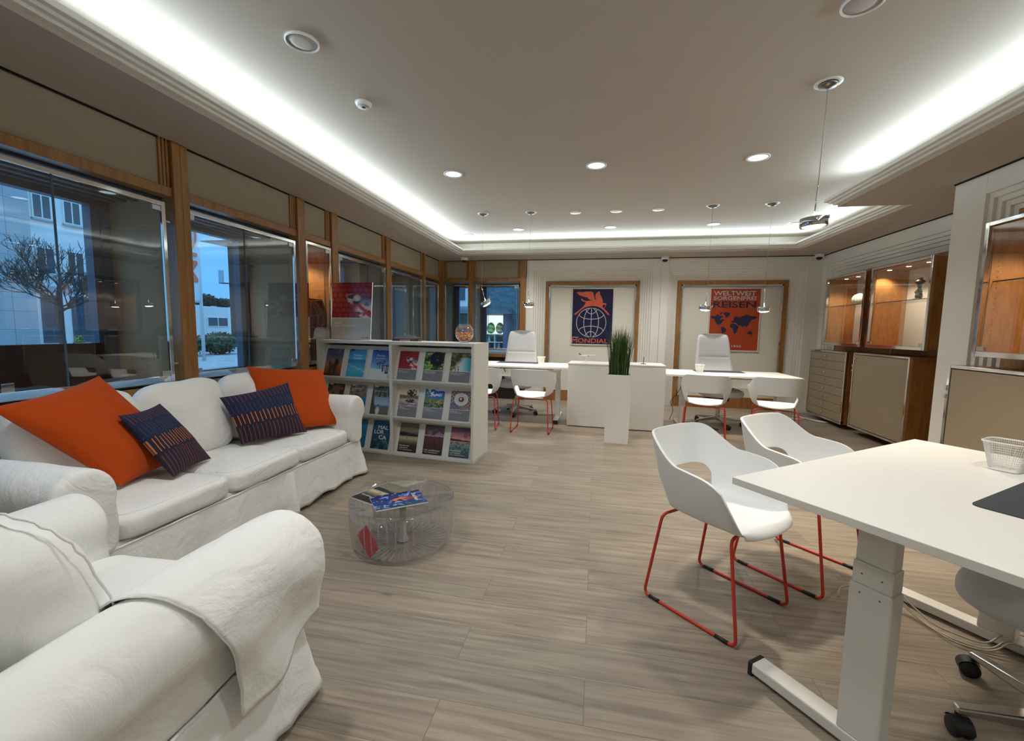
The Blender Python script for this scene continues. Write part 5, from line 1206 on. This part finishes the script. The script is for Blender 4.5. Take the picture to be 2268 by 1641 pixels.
BRO = [ # bay, tier, slot, kind, layout, texts, tag, label
 (0,0,0,'elephant','full',[('AFRIKA',.22,.76,.58,.055,M_txtn,0.02)],M_tagd,'brochure titled AFRIKA with an elephant on the cover, top tier'),
 (0,0,1,'lagoon','full',[('Malediven',.28,.76,.50,.07,W_,0.0),('Sri Lanka',.30,.66,.44,.06,W_,0.0)],M_tagd,'turquoise lagoon brochure between the elephant and palm beach covers'),
 (0,0,2,'beach','full',[('Mauritius',.28,.78,.46,.065,W_,0.0),('Seychellen',.24,.68,.54,.06,W_,0.0)],M_tagd,'palm beach brochure beside the shelf divider, top tier'),
 (0,1,0,'brown','full',[],M_tagw,'brown and grey brochure half hidden by the orange cushion'),
 (0,1,1,'desertsea','full',[('Griechenland',.10,.84,.56,.045,W_,0.01),('Zypern',.10,.78,.32,.04,W_,0.01)],M_tagw,'brochure with tan cliffs above blue sea, middle tier'),
 (0,1,2,'treewoman','full',[('Spanien, Portugal',.10,.80,.70,.045,W_,0.01)],M_tagw,'brochure with a woman in white under a tree, middle tier'),
 (0,2,0,'lagoon','full',[],None,'blue brochure behind the sofa arm on the bottom tier'),
 (0,2,1,'island','full',[],None,'blue sea brochure with a round brown island, bottom tier'),
 (0,2,2,'mallorca','full',[('MAL',.30,.70,.56,.13,W_,0.03),('LOR',.12,.54,.52,.13,W_,0.03),('CA',.40,.36,.42,.13,W_,0.03)],None,'blue brochure with MALLORCA in big white letters'),
 (1,0,0,'umbrellas','half',sp('Asien'),None,'brochure titled Asien with red umbrellas on the cover'),
 (1,0,1,'gorilla','half',sp('Safari Afrika'),None,'brochure with a black gorilla among leaves on the cover'),
 (1,0,2,'palmsea','half',sp('Indischer Ozean'),None,'brochure with palm leaves over turquoise water, top right of the shelf'),
 (1,1,0,'lake','half',sp('Afrika'),None,'brochure with a tree and a lake at dusk, middle tier'),
 (1,1,1,'cactus','half',sp('Kanaren'),None,'brochure with green cacti under a blue sky'),
 (1,1,2,'coffee','half',sp('Italien'),None,'brochure with a coffee cup on patterned tiles'),
 (1,2,0,'fjord','full',[('Skandinavien',.07,.21,.54,.05,W_,0.01),('und Island',.07,.14,.46,.045,W_,0.01),('vom Spezialisten.',.07,.07,.74,.045,W_,0.01)],None,'brochure titled Skandinavien und Island with dark mountains'),
 (1,2,1,'road','full',[('USA und Bahamas',.07,.14,.80,.05,W_,0.01),('vom Spezialisten.',.07,.07,.74,.045,W_,0.01)],None,'brochure titled USA und Bahamas with a dark red desert road'),
 (1,2,2,'sunsetsea','full',[('Neuseeland',.07,.21,.52,.05,W_,0.01),('und Südsee',.07,.14,.50,.045,W_,0.01),('vom Spezialisten.',.07,.07,.74,.045,W_,0.01)],None,'brochure with a pink sunset over teal sea, bottom right of the shelf')]
for bay, tier, slot, kind, lay, tx, tg, lab in BRO:
    x = (0.06+0.278*slot) if bay == 0 else (0.935+0.281*slot)
    z = TIERS[tier]+0.004
    Mb = SHM @ plane_matrix((x, 0.020, z), (1,0,0), (0, math.sin(LEAN), math.cos(LEAN)))
    brochure(lab, kind, Mb, lay, tx, tagcol=tg)
# ---- things on top of the shelf
Mp = plane_matrix((-2.74, 4.10, SHH+0.004), (0.9945,-0.1045,0), (0, 0.10, 1))
ps = brochure('grey countertop poster headed Asien vom Spezialisten with red umbrellas', 'umbrellas', Mp, 'stand', [('Asien',.075,.275,.17,.042,W_,0.008),('vom Spezialisten.',.075,.215,.60,.044,W_,0.008),('tourasia',.78,.025,.19,.032,R_,0.02)], 0.48, 0.59, 0.012, None, None, 'display_board', 'poster')
L = Matrix.Translation(-Mp.translation) @ Mp
m = MB()
for k, (yy, ww) in enumerate(((.172, .74), (.152, .56))): m.add([(.08*.48, yy*.59, .001), ((.08+ww)*.48, yy*.59, .001), ((.08+ww)*.48, yy*.59+.003, .001), (.08*.48, yy*.59+.003, .001)], [(0,1,2,3)], 0, L)
m.box(.09*.48, .19*.48, .03*.59, .04*.59, 0.0006, 0.001, 0, L); m.build('small_print', M_txtg, ps)
MB().add([(0.10, 0.0, -0.012), (0.38, 0.0, -0.012), (0.34, 0.42, -0.012), (0.14, 0.42, -0.012), (0.10, 0.0, -0.13), (0.38, 0.0, -0.13)], [(3,2,1,0), (0,1,5,4), (0,4,3), (1,2,5), (2,3,4,5)], 0, L).build('rear_strut', M_paper, ps)
ship = E('model_ship', 'silver model ship on a dark red wooden base on top of the brochure shelf', 'model ship', (-1.90, 4.13, SHH), math.radians(-6))
MB().box(-0.15, 0.15, -0.04, 0.04, 0, 0.02).build('base', mat('mahogany', rgb(92,38,32), 0.35, coat=0.3), ship, bevel=0.003)
MB().box(-0.06, 0.06, -0.0408, -0.04, 0.005, 0.015).build('plate', M_steel, ship)
hull = [(-.13,.022),(.125,.022),(.145,.038),(.12,.042),(-.12,.042),(-.14,.036)]
m = MB(); m.prism(hull, 0.04, Matrix(((1,0,0,0),(0,0,-1,0.02),(0,1,0,0),(0,0,0,1)))); m.build('hull', M_steel, ship, bevel=0.004)
m = MB(); m.box(-0.11, 0.10, -0.014, 0.014, 0.042, 0.052); m.box(-0.09, 0.07, -0.012, 0.012, 0.052, 0.060)
for k in range(12): m.box(-0.10+k*0.016, -0.094+k*0.016, -0.016, 0.016, 0.042, 0.050)
m.tube([(-0.02, 0, 0.06), (-0.02, 0, 0.078)], 0.007, 10); m.tube([(0.03, 0, 0.06), (0.03, 0, 0.075)], 0.006, 10); m.tube([(0.09, 0, 0.052), (0.09, 0, 0.08)], 0.0015, 6); m.build('superstructure', M_steel, ship)
bw = E('glass_bowl', 'round glass bowl of colourful sweets on the right end of the brochure shelf', 'bowl', (-1.27, 4.07, SHH))
prof = [(0.0, 0.003), (0.04, 0.003), (0.045, 0.006)]+[(0.092*math.cos(math.radians(a)), 0.095+0.092*math.sin(math.radians(a))) for a in range(-62, 58, 6)]+[(0.054, 0.176), (0.058, 0.182)]
MB().lathe(prof, 40, cap=False).build('bowl', acrylic('bowl_glass', 0.03, (0.96,0.97,0.97), 3.0), bw, smooth=True)
m = MB(); cols = []; rnd = random.Random(5); pal = [rgb(240,214,40), rgb(226,54,40), rgb(240,130,40), rgb(224,60,110), rgb(250,235,120), rgb(190,30,60), rgb(246,180,60)]
for k in range(420):
    zz = rnd.uniform(0.016, 0.098); R = math.sqrt(max(0, 0.080**2-(zz-0.095)**2)); a = rnd.uniform(0, 2*PI); rr = R*math.sqrt(rnd.uniform(0.3, 1)); n0 = len(m.v)
    blob(m, (rr*math.cos(a), rr*math.sin(a), zz), (rnd.uniform(.007,.011), rnd.uniform(.005,.009), .005), 6); cols += [rnd.choice(pal)]*(len(m.v)-n0)
sw = m.build('sweets', vcol('sweet_wrappers', 0.4), None, loc=(-1.27, 4.07, SHH), colors=np.array(cols, np.float32), kind='stuff', smooth=True); tag(sw, 'yellow, red and orange wrapped sweets filling the glass bowl', 'sweets')
# ---- magazines on and in the coffee table
def flat_mag(label, kind, p0, p1, p3, z, texts=(), layout='full'):
    ax = Vector((p1[0]-p0[0], p1[1]-p0[1], 0)); ay = Vector((p3[0]-p0[0], p3[1]-p0[1], 0)); ax.normalize(); ay = Vector((-ax.y, ax.x, 0))
    return brochure(label, kind, plane_matrix((p0[0], p0[1], z), ax, ay), layout, texts, 0.21, 0.29, 0.007, None, None, 'magazine', 'magazine')
def turned(label, kind, c, ang, z, texts=()):
    ax = Vector((math.cos(ang), math.sin(ang), 0)); ay = Vector((-math.sin(ang), math.cos(ang), 0)); o = Vector((c[0], c[1], 0))-ax*0.105-ay*0.145
    return brochure(label, kind, plane_matrix((o.x, o.y, z), ax, ay), 'full', texts, 0.21, 0.29, 0.007, None, None, 'magazine', 'magazine')
turned('dark magazine with a pale top lying under the blue one on the coffee table', 'fjord', (-1.24, 2.335), math.radians(-22), 0.278, [('Skandinavien',.07,.21,.54,.05,W_,0.01)])
turned('blue magazine with an orange motif on top of the coffee table', 'dive', (-1.095, 2.25), math.radians(-51.4), 0.2855, [('Tauchen',.20,.80,.56,.08,W_,0.02)])
rp = E('leaflet', 'folded red leaflet inside the clear coffee table', 'leaflet', (-1.205, 2.095, 0.094))
MB().box(-0.075, 0.075, -0.004, 0.004, -0.045, 0.045).build('cover', mat('crimson_card', rgb(168,20,44), 0.35, coat=0.3), rp, rot=(-0.20, 0.72, math.radians(-26)))

# ================================================================ CABLES, SCREEN IN THE WINDOW BAY
M_cable = mat('beige_cable', rgb(176,166,146), 0.5)
def cable(name, label, pts, r, m_, cat='cable', group=None):
    P = fillet(pts, 0.12, 6); o = MB().tube(P, r, 8).build(name, m_, None, smooth=True); return tag(o, label, cat, group)
for k, (d, e_) in enumerate(((0.0, 0.0), (0.018, 0.010), (-0.014, 0.004))):
    cable('cable', 'beige cables lying on the floor between the legs of the near desk', [(1.375+d, 2.31+d, 0.30-0.08*k), (1.42+d, 2.24, 0.06+e_), (1.475+d, 2.125-d, 0.008+e_), (1.515+d, 2.02+2*d, 0.010+e_), (1.61, 1.975+d, 0.012+e_), (1.685+d, 2.00+2*d, 0.062+e_), (1.80+2*d, 2.03+3*d, 0.012+e_)], 0.0036, M_cable, 'cable', 'floor cables at the near desk')
cable('cable', 'short beige cable end on the floor between the far chair and the near desk leg', [(1.44, 2.33, 0.05), (1.33, 2.33, 0.045), (1.23, 2.31, 0.03), (1.20, 2.262, 0.006)], 0.0036, M_cable)
cable('cable', 'black cable hanging beside the left leg of the right back desk', [(1.17, 6.08, 0.62), (1.10, 6.08, 0.45), (0.99, 6.02, 0.34), (1.05, 6.02, 0.24), (1.00, 6.02, 0.10)], 0.004, M_black)
cable('cable', 'black cable loop on the floor under the grey chair at the right back desk', [(1.2, 6.05, 0.006), (1.38, 5.98, 0.006), (1.62, 5.96, 0.006), (1.60, 6.06, 0.006), (1.42, 6.10, 0.006)], 0.005, M_black)
for k in range(3):
    cable('cable', 'white cables coiled on the floor beside the drawer cabinet', [(2.75+0.02*k, 7.30, 0.006), (2.95, 7.05-0.05*k, 0.006+0.006*k), (3.15, 7.25-0.06*k, 0.006), (3.02, 7.38, 0.006+0.006*k), (3.22, 7.0-0.05*k, 0.008), (3.40, 6.85, 0.008)], 0.005, M_whitem, 'cable', 'white floor cables in the corner')
sc = E('display_screen', 'black back of a flat screen standing in the first window bay', 'screen', (-3.36, 1.80, 0.86))
MB().box(-0.03, 0.0, -1.15, 0.64, 0.0, 0.28).build('panel', mat('black_screen_back', (0.006,0.006,0.007), 0.5), sc, bevel=0.004)
m = MB(); m.box(0.0, 0.10, 0.02, 0.14, 0.0, 0.012); m.box(0.0, 0.012, 0.05, 0.11, 0.0, 0.06); m.build('foot', M_chrome, sc, bevel=0.003)
# narrow lit wooden showcase between the second and fourth window
sh = E('showcase', 'narrow lit wooden showcase behind glass between the left windows', 'showcase', (-2.95, 3.89, 0.86))
m = MB(); m.box(-0.42, -0.40, 0.0, 0.43, 0, 1.275); m.box(-0.42, 0.0, 0.0, 0.004, 0, 1.275); m.box(-0.42, 0.0, 0.426, 0.43, 0, 1.275); m.build('lining', M_woodlit, sh)
m = MB(); m.box(-0.42, 0.0, 0.004, 0.426, 1.22, 1.275); m.build('head', M_wood, sh)
m = MB()
for k in range(26):
    for xx in (-0.06, -0.34): m.box(xx, xx+0.006, 0.4250, 0.4262, 0.1+k*0.037, 0.106+k*0.037)
m.build('shelf_pin_holes', M_black, sh)
for z in (0.70, 0.40): MB().box(-0.39, -0.03, 0.008, 0.422, z, z+0.007).build('glass_shelf', mat('smoked_glass_shelf', rgb(70,52,30), 0.1), sh)
MB().lathe([(0, 0), (0.03, 0)], 16).build('lens', M_lampwarm, sh, loc=(-0.2, 0.2, 1.2185)); spot('spot_lamp', (-0.2, 0.2, 1.20), 9.0, 120, sh, WARM, rad=0.02)

# ================================================================ OUTSIDE
M_stone = None
def tiles(name, c1, c2, w_, h_, gap):
    m = bpy.data.materials.new(name); m.use_nodes = True; nt = m.node_tree; b = nt.nodes['Principled BSDF']; tc = nt.nodes.new('ShaderNodeTexCoord')
    mp = nt.nodes.new('ShaderNodeMapping'); mp.inputs['Rotation'].default_value = (PI/2, 0, PI/2); br = nt.nodes.new('ShaderNodeTexBrick'); br.offset = 0.0
    br.inputs['Scale'].default_value = 1; br.inputs['Brick Width'].default_value = w_; br.inputs['Row Height'].default_value = h_; br.inputs['Mortar Size'].default_value = gap
    br.inputs['Color1'].default_value = (*c1, 1); br.inputs['Color2'].default_value = (*c2, 1); br.inputs['Mortar'].default_value = (*[x*0.5 for x in c1], 1)
    sx = nt.nodes.new('ShaderNodeSeparateXYZ'); cx = nt.nodes.new('ShaderNodeCombineXYZ'); nt.links.new(tc.outputs['Object'], sx.inputs[0]); nt.links.new(sx.outputs['Y'], cx.inputs[0]); nt.links.new(sx.outputs['Z'], cx.inputs[1]); nt.links.new(cx.outputs[0], br.inputs['Vector'])
    nt.links.new(br.outputs['Color'], b.inputs['Base Color']); b.inputs['Roughness'].default_value = 0.8; return m
ST = struct(MB().box(-90, -3.5, -40, 90, -0.14, -0.09).build('street', mat('asphalt', rgb(150,150,150), 0.9, var=(1.5, 0.1))))
ST2 = struct(MB().box(-3.5, 60, 8.4, 90, -0.14, -0.09).build('street', MATS['asphalt']))
M_render = mat('white_render', rgb(214,214,212), 0.9, bump=(8, 0.05)); M_stonem = tiles('stone_cladding', rgb(150,156,160), rgb(164,170,172), 1.4, 0.95, 0.012)
M_pane = mat('far_window_glass', rgb(70,84,90), 0.15); M_lit = emit('lit_far_window', (1.0, 0.86, 0.6), 0.35); M_dkroof = mat('dark_roof', rgb(70,66,64), 0.8)
XB = -30.0; k_ = 30.0/13.0
def far(z): return 1.28+(z-1.28)*k_
bA = E('building', 'grey stone clad building at the far left outside the first window', 'building', (XB, 10.0, -0.1))
MB().box(-6, 0.6, -14, 7.98, 0, 14).build('wall', M_stonem, bA)
for zz in (far(3.3), far(2.3)): 
    for yy in (5.4, 2.0): f = MB().box(0.58, 0.66, yy, yy+0.7, zz-0.55, zz+0.55).build('window', M_frame_dk, bA); MB().box(0.62, 0.67, yy+0.06, yy+0.64, zz-0.48, zz+0.48).build('pane', M_lit, f)
MB().box(0.58, 0.7, 4.5, 6.2, 0, 3.1).build('doorway', M_pane, bA)
bB = E('building', 'white rendered building behind the bare tree, with double casement windows', 'building', (XB, 18.05, -0.1))
MB().box(-8, 0, 0, 5.6, 0, far(4.42)+2.6).build('wall', M_render, bB)
MB().box(-8, 0.5, 0.02, 6.0, far(4.42)+2.6, far(4.42)+3.0).build('cornice', M_render, bB)
MB().box(-0.05, 0.06, 0, 5.6, 3.0, 3.35).build('string_course', M_stonem, bB)
for row, (z0, z1) in enumerate(((far(3.74), far(4.27)), (far(2.45), far(3.04)))):
    for yy in (0.40, 1.80, 3.3, 4.6):
        f = MB().box(-0.02, 0.05, yy, yy+0.86, z0, z1+0.1).build('window', M_whitem, bB)
        MB().box(0.03, 0.06, yy+0.07, yy+0.40, z0+0.08, z1+0.03).build('pane', M_pane, f); MB().box(0.03, 0.06, yy+0.47, yy+0.80, z0+0.08, z1+0.03).build('pane', M_pane, f)
        MB().box(0.0, 0.16, yy-0.06, yy+0.92, z0-0.10, z0).build('sill', M_stonem, f)
for yy in (0.45, 1.85, 3.4):
    f = MB().box(-0.02, 0.05, yy, yy+0.95, 0.2, 2.85).build('window', M_frame_dk, bB)
    for q in (0.06, 0.52):
        for z0, z1 in ((0.3, 1.0), (1.08, 1.85), (1.93, 2.75)): MB().box(0.03, 0.06, yy+q, yy+q+0.38, z0, z1).build('pane', M_pane, f)
# bare tree
tr = E('tree', 'bare winter tree with a pale trunk in front of the white building', 'tree', (-12.6, 8.12, -0.1))
M_bark = mat('bark', rgb(70,63,58), 0.95, bump=(12, 0.4)); m = MB(); rnd = random.Random(11)
m.tube([(0, 0, 0), (0.02, 0.02, 0.7), (-0.02, 0.0, 1.2), (0.0, -0.03, 1.75)], [0.085, 0.065, 0.06, 0.075], 10); m.build('trunk', M_bark, tr, smooth=True)
m = MB()
def branch(p, d, L, r, dep):
    pts = [p]; rs = [r]; q = p.copy(); dd = d.copy(); n = 4
    for i in range(n):
        dd = (dd+Vector((rnd.uniform(-.22,.22), rnd.uniform(-.22,.22), rnd.uniform(-.08,.24)))).normalized(); q = q+dd*L/n; pts.append(q.copy()); rs.append(max(0.0045, r*(1-0.55*(i+1)/n)))
    m.tube(pts, rs, 5, cap=False)
    if dep > 0:
        for k in range(4 if dep > 2 else 3):
            i = rnd.randint(2, n); nd_ = (dd+Vector((rnd.uniform(-.9,.9), rnd.uniform(-.9,.9), rnd.uniform(-.3,.8)))).normalized(); branch(pts[i], nd_, L*rnd.uniform(.55,.8), rs[i]*0.8, dep-1)
for k in range(9):
    a = k*2*PI/9+rnd.uniform(-.2,.2); up = rnd.uniform(0.15, 0.9) if k % 2 else rnd.uniform(-.05, .35)
    branch(Vector((0, -0.03, 1.60+0.035*k)), Vector((math.cos(a), math.sin(a), up)).normalized(), rnd.uniform(0.50, 0.72), 0.028, 4)
branch(Vector((0, -0.03, 1.7)), Vector((0.05, 0, 1)), 0.7, 0.05, 4)
m.build('branches', M_bark, tr, smooth=True)
def bush(label, x, y, z, rx, ry, rz, col, n=900, seed=1, name='bush', leaf=0.05):
    e = E(name, label, 'bush', (x, y, z)); rnd = random.Random(seed); m = MB()
    for k in range(n):
        v_ = Vector((rnd.gauss(0, 1), rnd.gauss(0, 1), rnd.gauss(0, 1))).normalized()*rnd.uniform(0.72, 1.0); p = Vector((v_.x*rx, v_.y*ry, rz+v_.z*rz))
        if p.z < 0: continue
        t = Vector((rnd.gauss(0, 1), rnd.gauss(0, 1), rnd.gauss(0, 1))).normalized(); b_ = v_.cross(t); b_ = b_.normalized() if b_.length > .01 else Vector((1, 0, 0)); s_ = leaf*rnd.uniform(.6, 1.3)
        m.add([p-t*s_, p+b_*s_*.5, p+t*s_, p-b_*s_*.5], [(0,1,2,3)])
    m.build('leaves', mat(name+'_leaf%d' % seed, col, 0.8), e, kind='stuff')
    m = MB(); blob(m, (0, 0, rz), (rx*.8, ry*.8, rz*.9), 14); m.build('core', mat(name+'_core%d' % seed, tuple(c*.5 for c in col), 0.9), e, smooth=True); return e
bush('small pale green bush right of the tree trunk outside the first window', -10.5, 7.05, -0.09, 0.13, 0.13, 0.56, rgb(110,130,70), 900, 4, leaf=0.03)
# flag, low building, bushes
fl = E('flagpole', 'white flagpole with a long white and orange banner outside the second window', 'flagpole', (-14.4, 13.62, -0.1))
MB().tube([(0, 0, 0), (0, 0, 8.0)], [0.06, 0.04], 12).build('pole', M_whitem, fl, smooth=True)
m = MB(); Z0, Z1, BW = 2.15, 7.2, 0.62
m.surf(lambda u, v: (0.02+0.05*math.sin(v*7+u*3), -0.06-BW*u, Z0+(Z1-Z0)*v), 10, 40); ban = m.build('banner', mat('banner_cloth', rgb(206,208,212), 0.8), fl, smooth=True, solid=0.004)
Mf = plane_matrix((0.09, -0.06, Z0+0.72), (0,0,1), (0,1,0))
text_mesh('MIGROS', 0.0, -BW*0.96, 4.1, BW*0.80, plane_matrix((0.10, -0.06, Z0+0.75), (0,0,1), (0,1,0)), mat('banner_orange', rgb(214,110,80), 0.7), 'lettering', ban, bold=0.03, mirror=False)
lb = E('low_building', 'low white building with a dark window behind the flagpole', 'building', (-35.0, 33.0, -0.1))
MB().box(-6, 0, -1.2, 14, 0, 3.0).build('wall', M_render, lb); f = MB().box(-0.02, 0.05, 0.6, 2.9, 1.15, 2.05).build('window', M_whitem, lb); MB().box(0.03, 0.06, 0.7, 1.7, 1.22, 1.98).build('pane', M_pane, f); MB().box(0.03, 0.06, 1.8, 2.8, 1.22, 1.98).build('pane', M_pane, f)
for k, (yy, rr) in enumerate(((31.0, .8), (33.0, .9), (35.0, 1.0), (37.0, .8))):
    bush(['dark shrub on the low roof, leftmost', 'dark shrub on the low roof, second from the left', 'dark shrub on the low roof, third from the left', 'dark shrub on the low roof, rightmost'][k], -36.5, yy, 2.9, 0.8, 1.1, rr*0.6, rgb(60,66,50), 500, 20+k, 'roof_shrub', 0.16)
for k, (xx, yy, lab) in enumerate(((-17.0, 15.2, 'rounded dark bush left of the flagpole'), (-17.0, 16.9, 'rounded dark bush right of the flagpole'))):
    bush(lab, xx, yy, -0.1, 0.75, 0.75, 0.52, rgb(66,84,60), 1400, 30+k, 'bush', 0.07)
rb = E('building', 'house corner with an overhanging eave right of the flagpole', 'building', (-20.0, 23.2, -0.1))
MB().box(-2.7, 0, 0.3, 12, 0, 6.4).build('wall', M_dkroof, rb)
MB().add([(-3.9, -0.6, 6.4), (0.8, -0.6, 6.4), (0.8, 12, 6.4), (-3.9, 12, 6.4), (-2.3, 3, 8.4), (-1.0, 3, 8.4), (-1.0, 12, 8.4), (-2.3, 12, 8.4)], [(0,1,5,4), (1,2,6,5), (4,5,6,7), (0,4,7,3), (3,2,1,0), (3,7,6,2)]).build('roof', mat('pale_eave', rgb(180,176,168), 0.8), rb)
m = MB(); m.box(-3.05, -2.6, -0.1, 0.3, 3.9, 3.95); 
for k in range(5): m.box(-3.04+k*.08, -3.02+k*.08, -0.1, -0.08, 3.95, 4.7)
m.build('balcony', M_frame_dk, rb)
# seen through the corner windows: blue-white house, rough wall, lit shop window
hb = E('house', 'pale house with a bay window outside the corner window', 'building', (-8.0, 24.0, -0.1))
MB().box(-6, 2.2, 0, 8, 0, 9).build('wall', M_render, hb); MB().box(0.0, 1.6, -0.5, 0, 2.6, 4.2).build('bay', M_render, hb)
for q in (0.25, 0.95): f = MB().box(q, q+0.45, -0.55, -0.48, 2.95, 3.95).build('window', M_frame_dk, hb); MB().box(q+0.05, q+0.40, -0.57, -0.5, 3.0, 3.9).build('pane', M_pane, f)
rw = tag(MB().box(-4.55, 3.5, 17.2, 17.5, -0.1, 5.5).build('rough_wall', mat('rough_blue_grey_stucco', rgb(92,112,118), 0.95, bump=(3, 1.0, 6, 0.15)), None), 'rough blue-grey stucco wall above the lit shop window', 'wall')
sk_ = E('shop_window', 'small dark shop front with a lit window of decorated eggs', 'shop front', (-4.1, 15.9, -0.1))
m = MB(); ring(m, -1.5, 0.75, 0, 0.9, 0, 1.95, 0.05); MB().box(-1.5, 0.75, 0.85, 0.9, 0, 1.95).build('rear_wall', mat('shop_interior', rgb(150,156,150), 0.8), sk_)
m = MB(); m.box(-1.55, -1.43, -0.05, 0.9, 0, 1.95); m.box(0.66, 0.80, -0.05, 0.9, 0, 1.95); m.box(-0.42, -0.34, -0.05, 0.0, 0, 1.95); m.box(-1.55, 0.80, -0.05, 0.9, 0, 0.4); m.build('frame', M_frame_dk, sk_)
MB().add([(-1.75, -0.3, 1.93), (1.0, -0.3, 1.93), (1.0, 1.0, 1.93), (-1.75, 1.0, 1.93), (-1.5, -0.1, 2.08), (0.8, -0.1, 2.08), (0.8, 1.0, 2.2), (-1.5, 1.0, 2.2)], [(3,2,1,0), (4,5,6,7), (0,1,5,4), (1,2,6,5), (2,3,7,6), (3,0,4,7)]).build('roof', mat('shop_roof', rgb(60,66,72), 0.7), sk_)
MB().box(-0.30, 0.62, 0.78, 0.84, 1.18, 1.90).build('light_box', emit('shop_light_box', (0.75, 0.95, 1.0), 1.1), sk_)
for z in (1.16, 0.86, 0.60): MB().box(-1.42, 0.65, 0.02, 0.8, z, z+0.02).build('shelf', M_whitem, sk_)
m = MB()
for x in (-0.1, 0.3): m.box(x, x+0.02, 0.05, 0.8, 0.4, 1.16)
m.build('divider', M_whitem, sk_)
for k, (x, s_, c1, lab) in enumerate(((0.10, 1.0, rgb(130,180,60), 'green and yellow decorated egg in the lit shop window'), (0.45, 1.0, rgb(190,140,80), 'brown and cream decorated egg in the lit shop window'), (-0.24, 0.6, rgb(210,150,90), 'small tan decorated egg in the lit shop window'))):
    m = MB(); m.lathe([(0.16*s_*math.cos(math.radians(a))*(1-0.1*math.sin(math.radians(a))), 0.215*s_+0.215*s_*math.sin(math.radians(a))) for a in range(-90, 91, 10)], 24)
    cols = np.array([(c1 if math.sin(p[2]*38+p[0]*9) > -0.2 else rgb(236,226,160)) for p in m.v], np.float32)
    tag(m.build('decorated_egg', vcol('egg_paint%d' % k, 0.5), None, loc=(-4.1+x, 16.25, 1.08+0.01), smooth=True, colors=cols), lab, 'egg', 'eggs in the shop window')
for k, (x, z) in enumerate(((0.02, 0.78), (0.42, 0.78), (-0.3, 0.78), (0.05, 0.52), (0.42, 0.52))):
    m = MB(); m.lathe([(0.06, 0), (0.07, 0.05), (0.04, 0.13), (0.05, 0.19), (0, 0.21)], 16)
    tag(m.build('figurine', M_white if k % 2 == 0 else M_frame_dk, None, loc=(-4.1+x, 16.25, z), smooth=True), 'small figurine on the lower shelves of the lit shop window', 'figurine', 'figurines in the shop window')
tag(MB().box(2.1, 3.0, 14.0, 16.0, 0, 0.01).build('paving_slab', M_stonem), 'pale paving slab outside', 'paving') if False else None
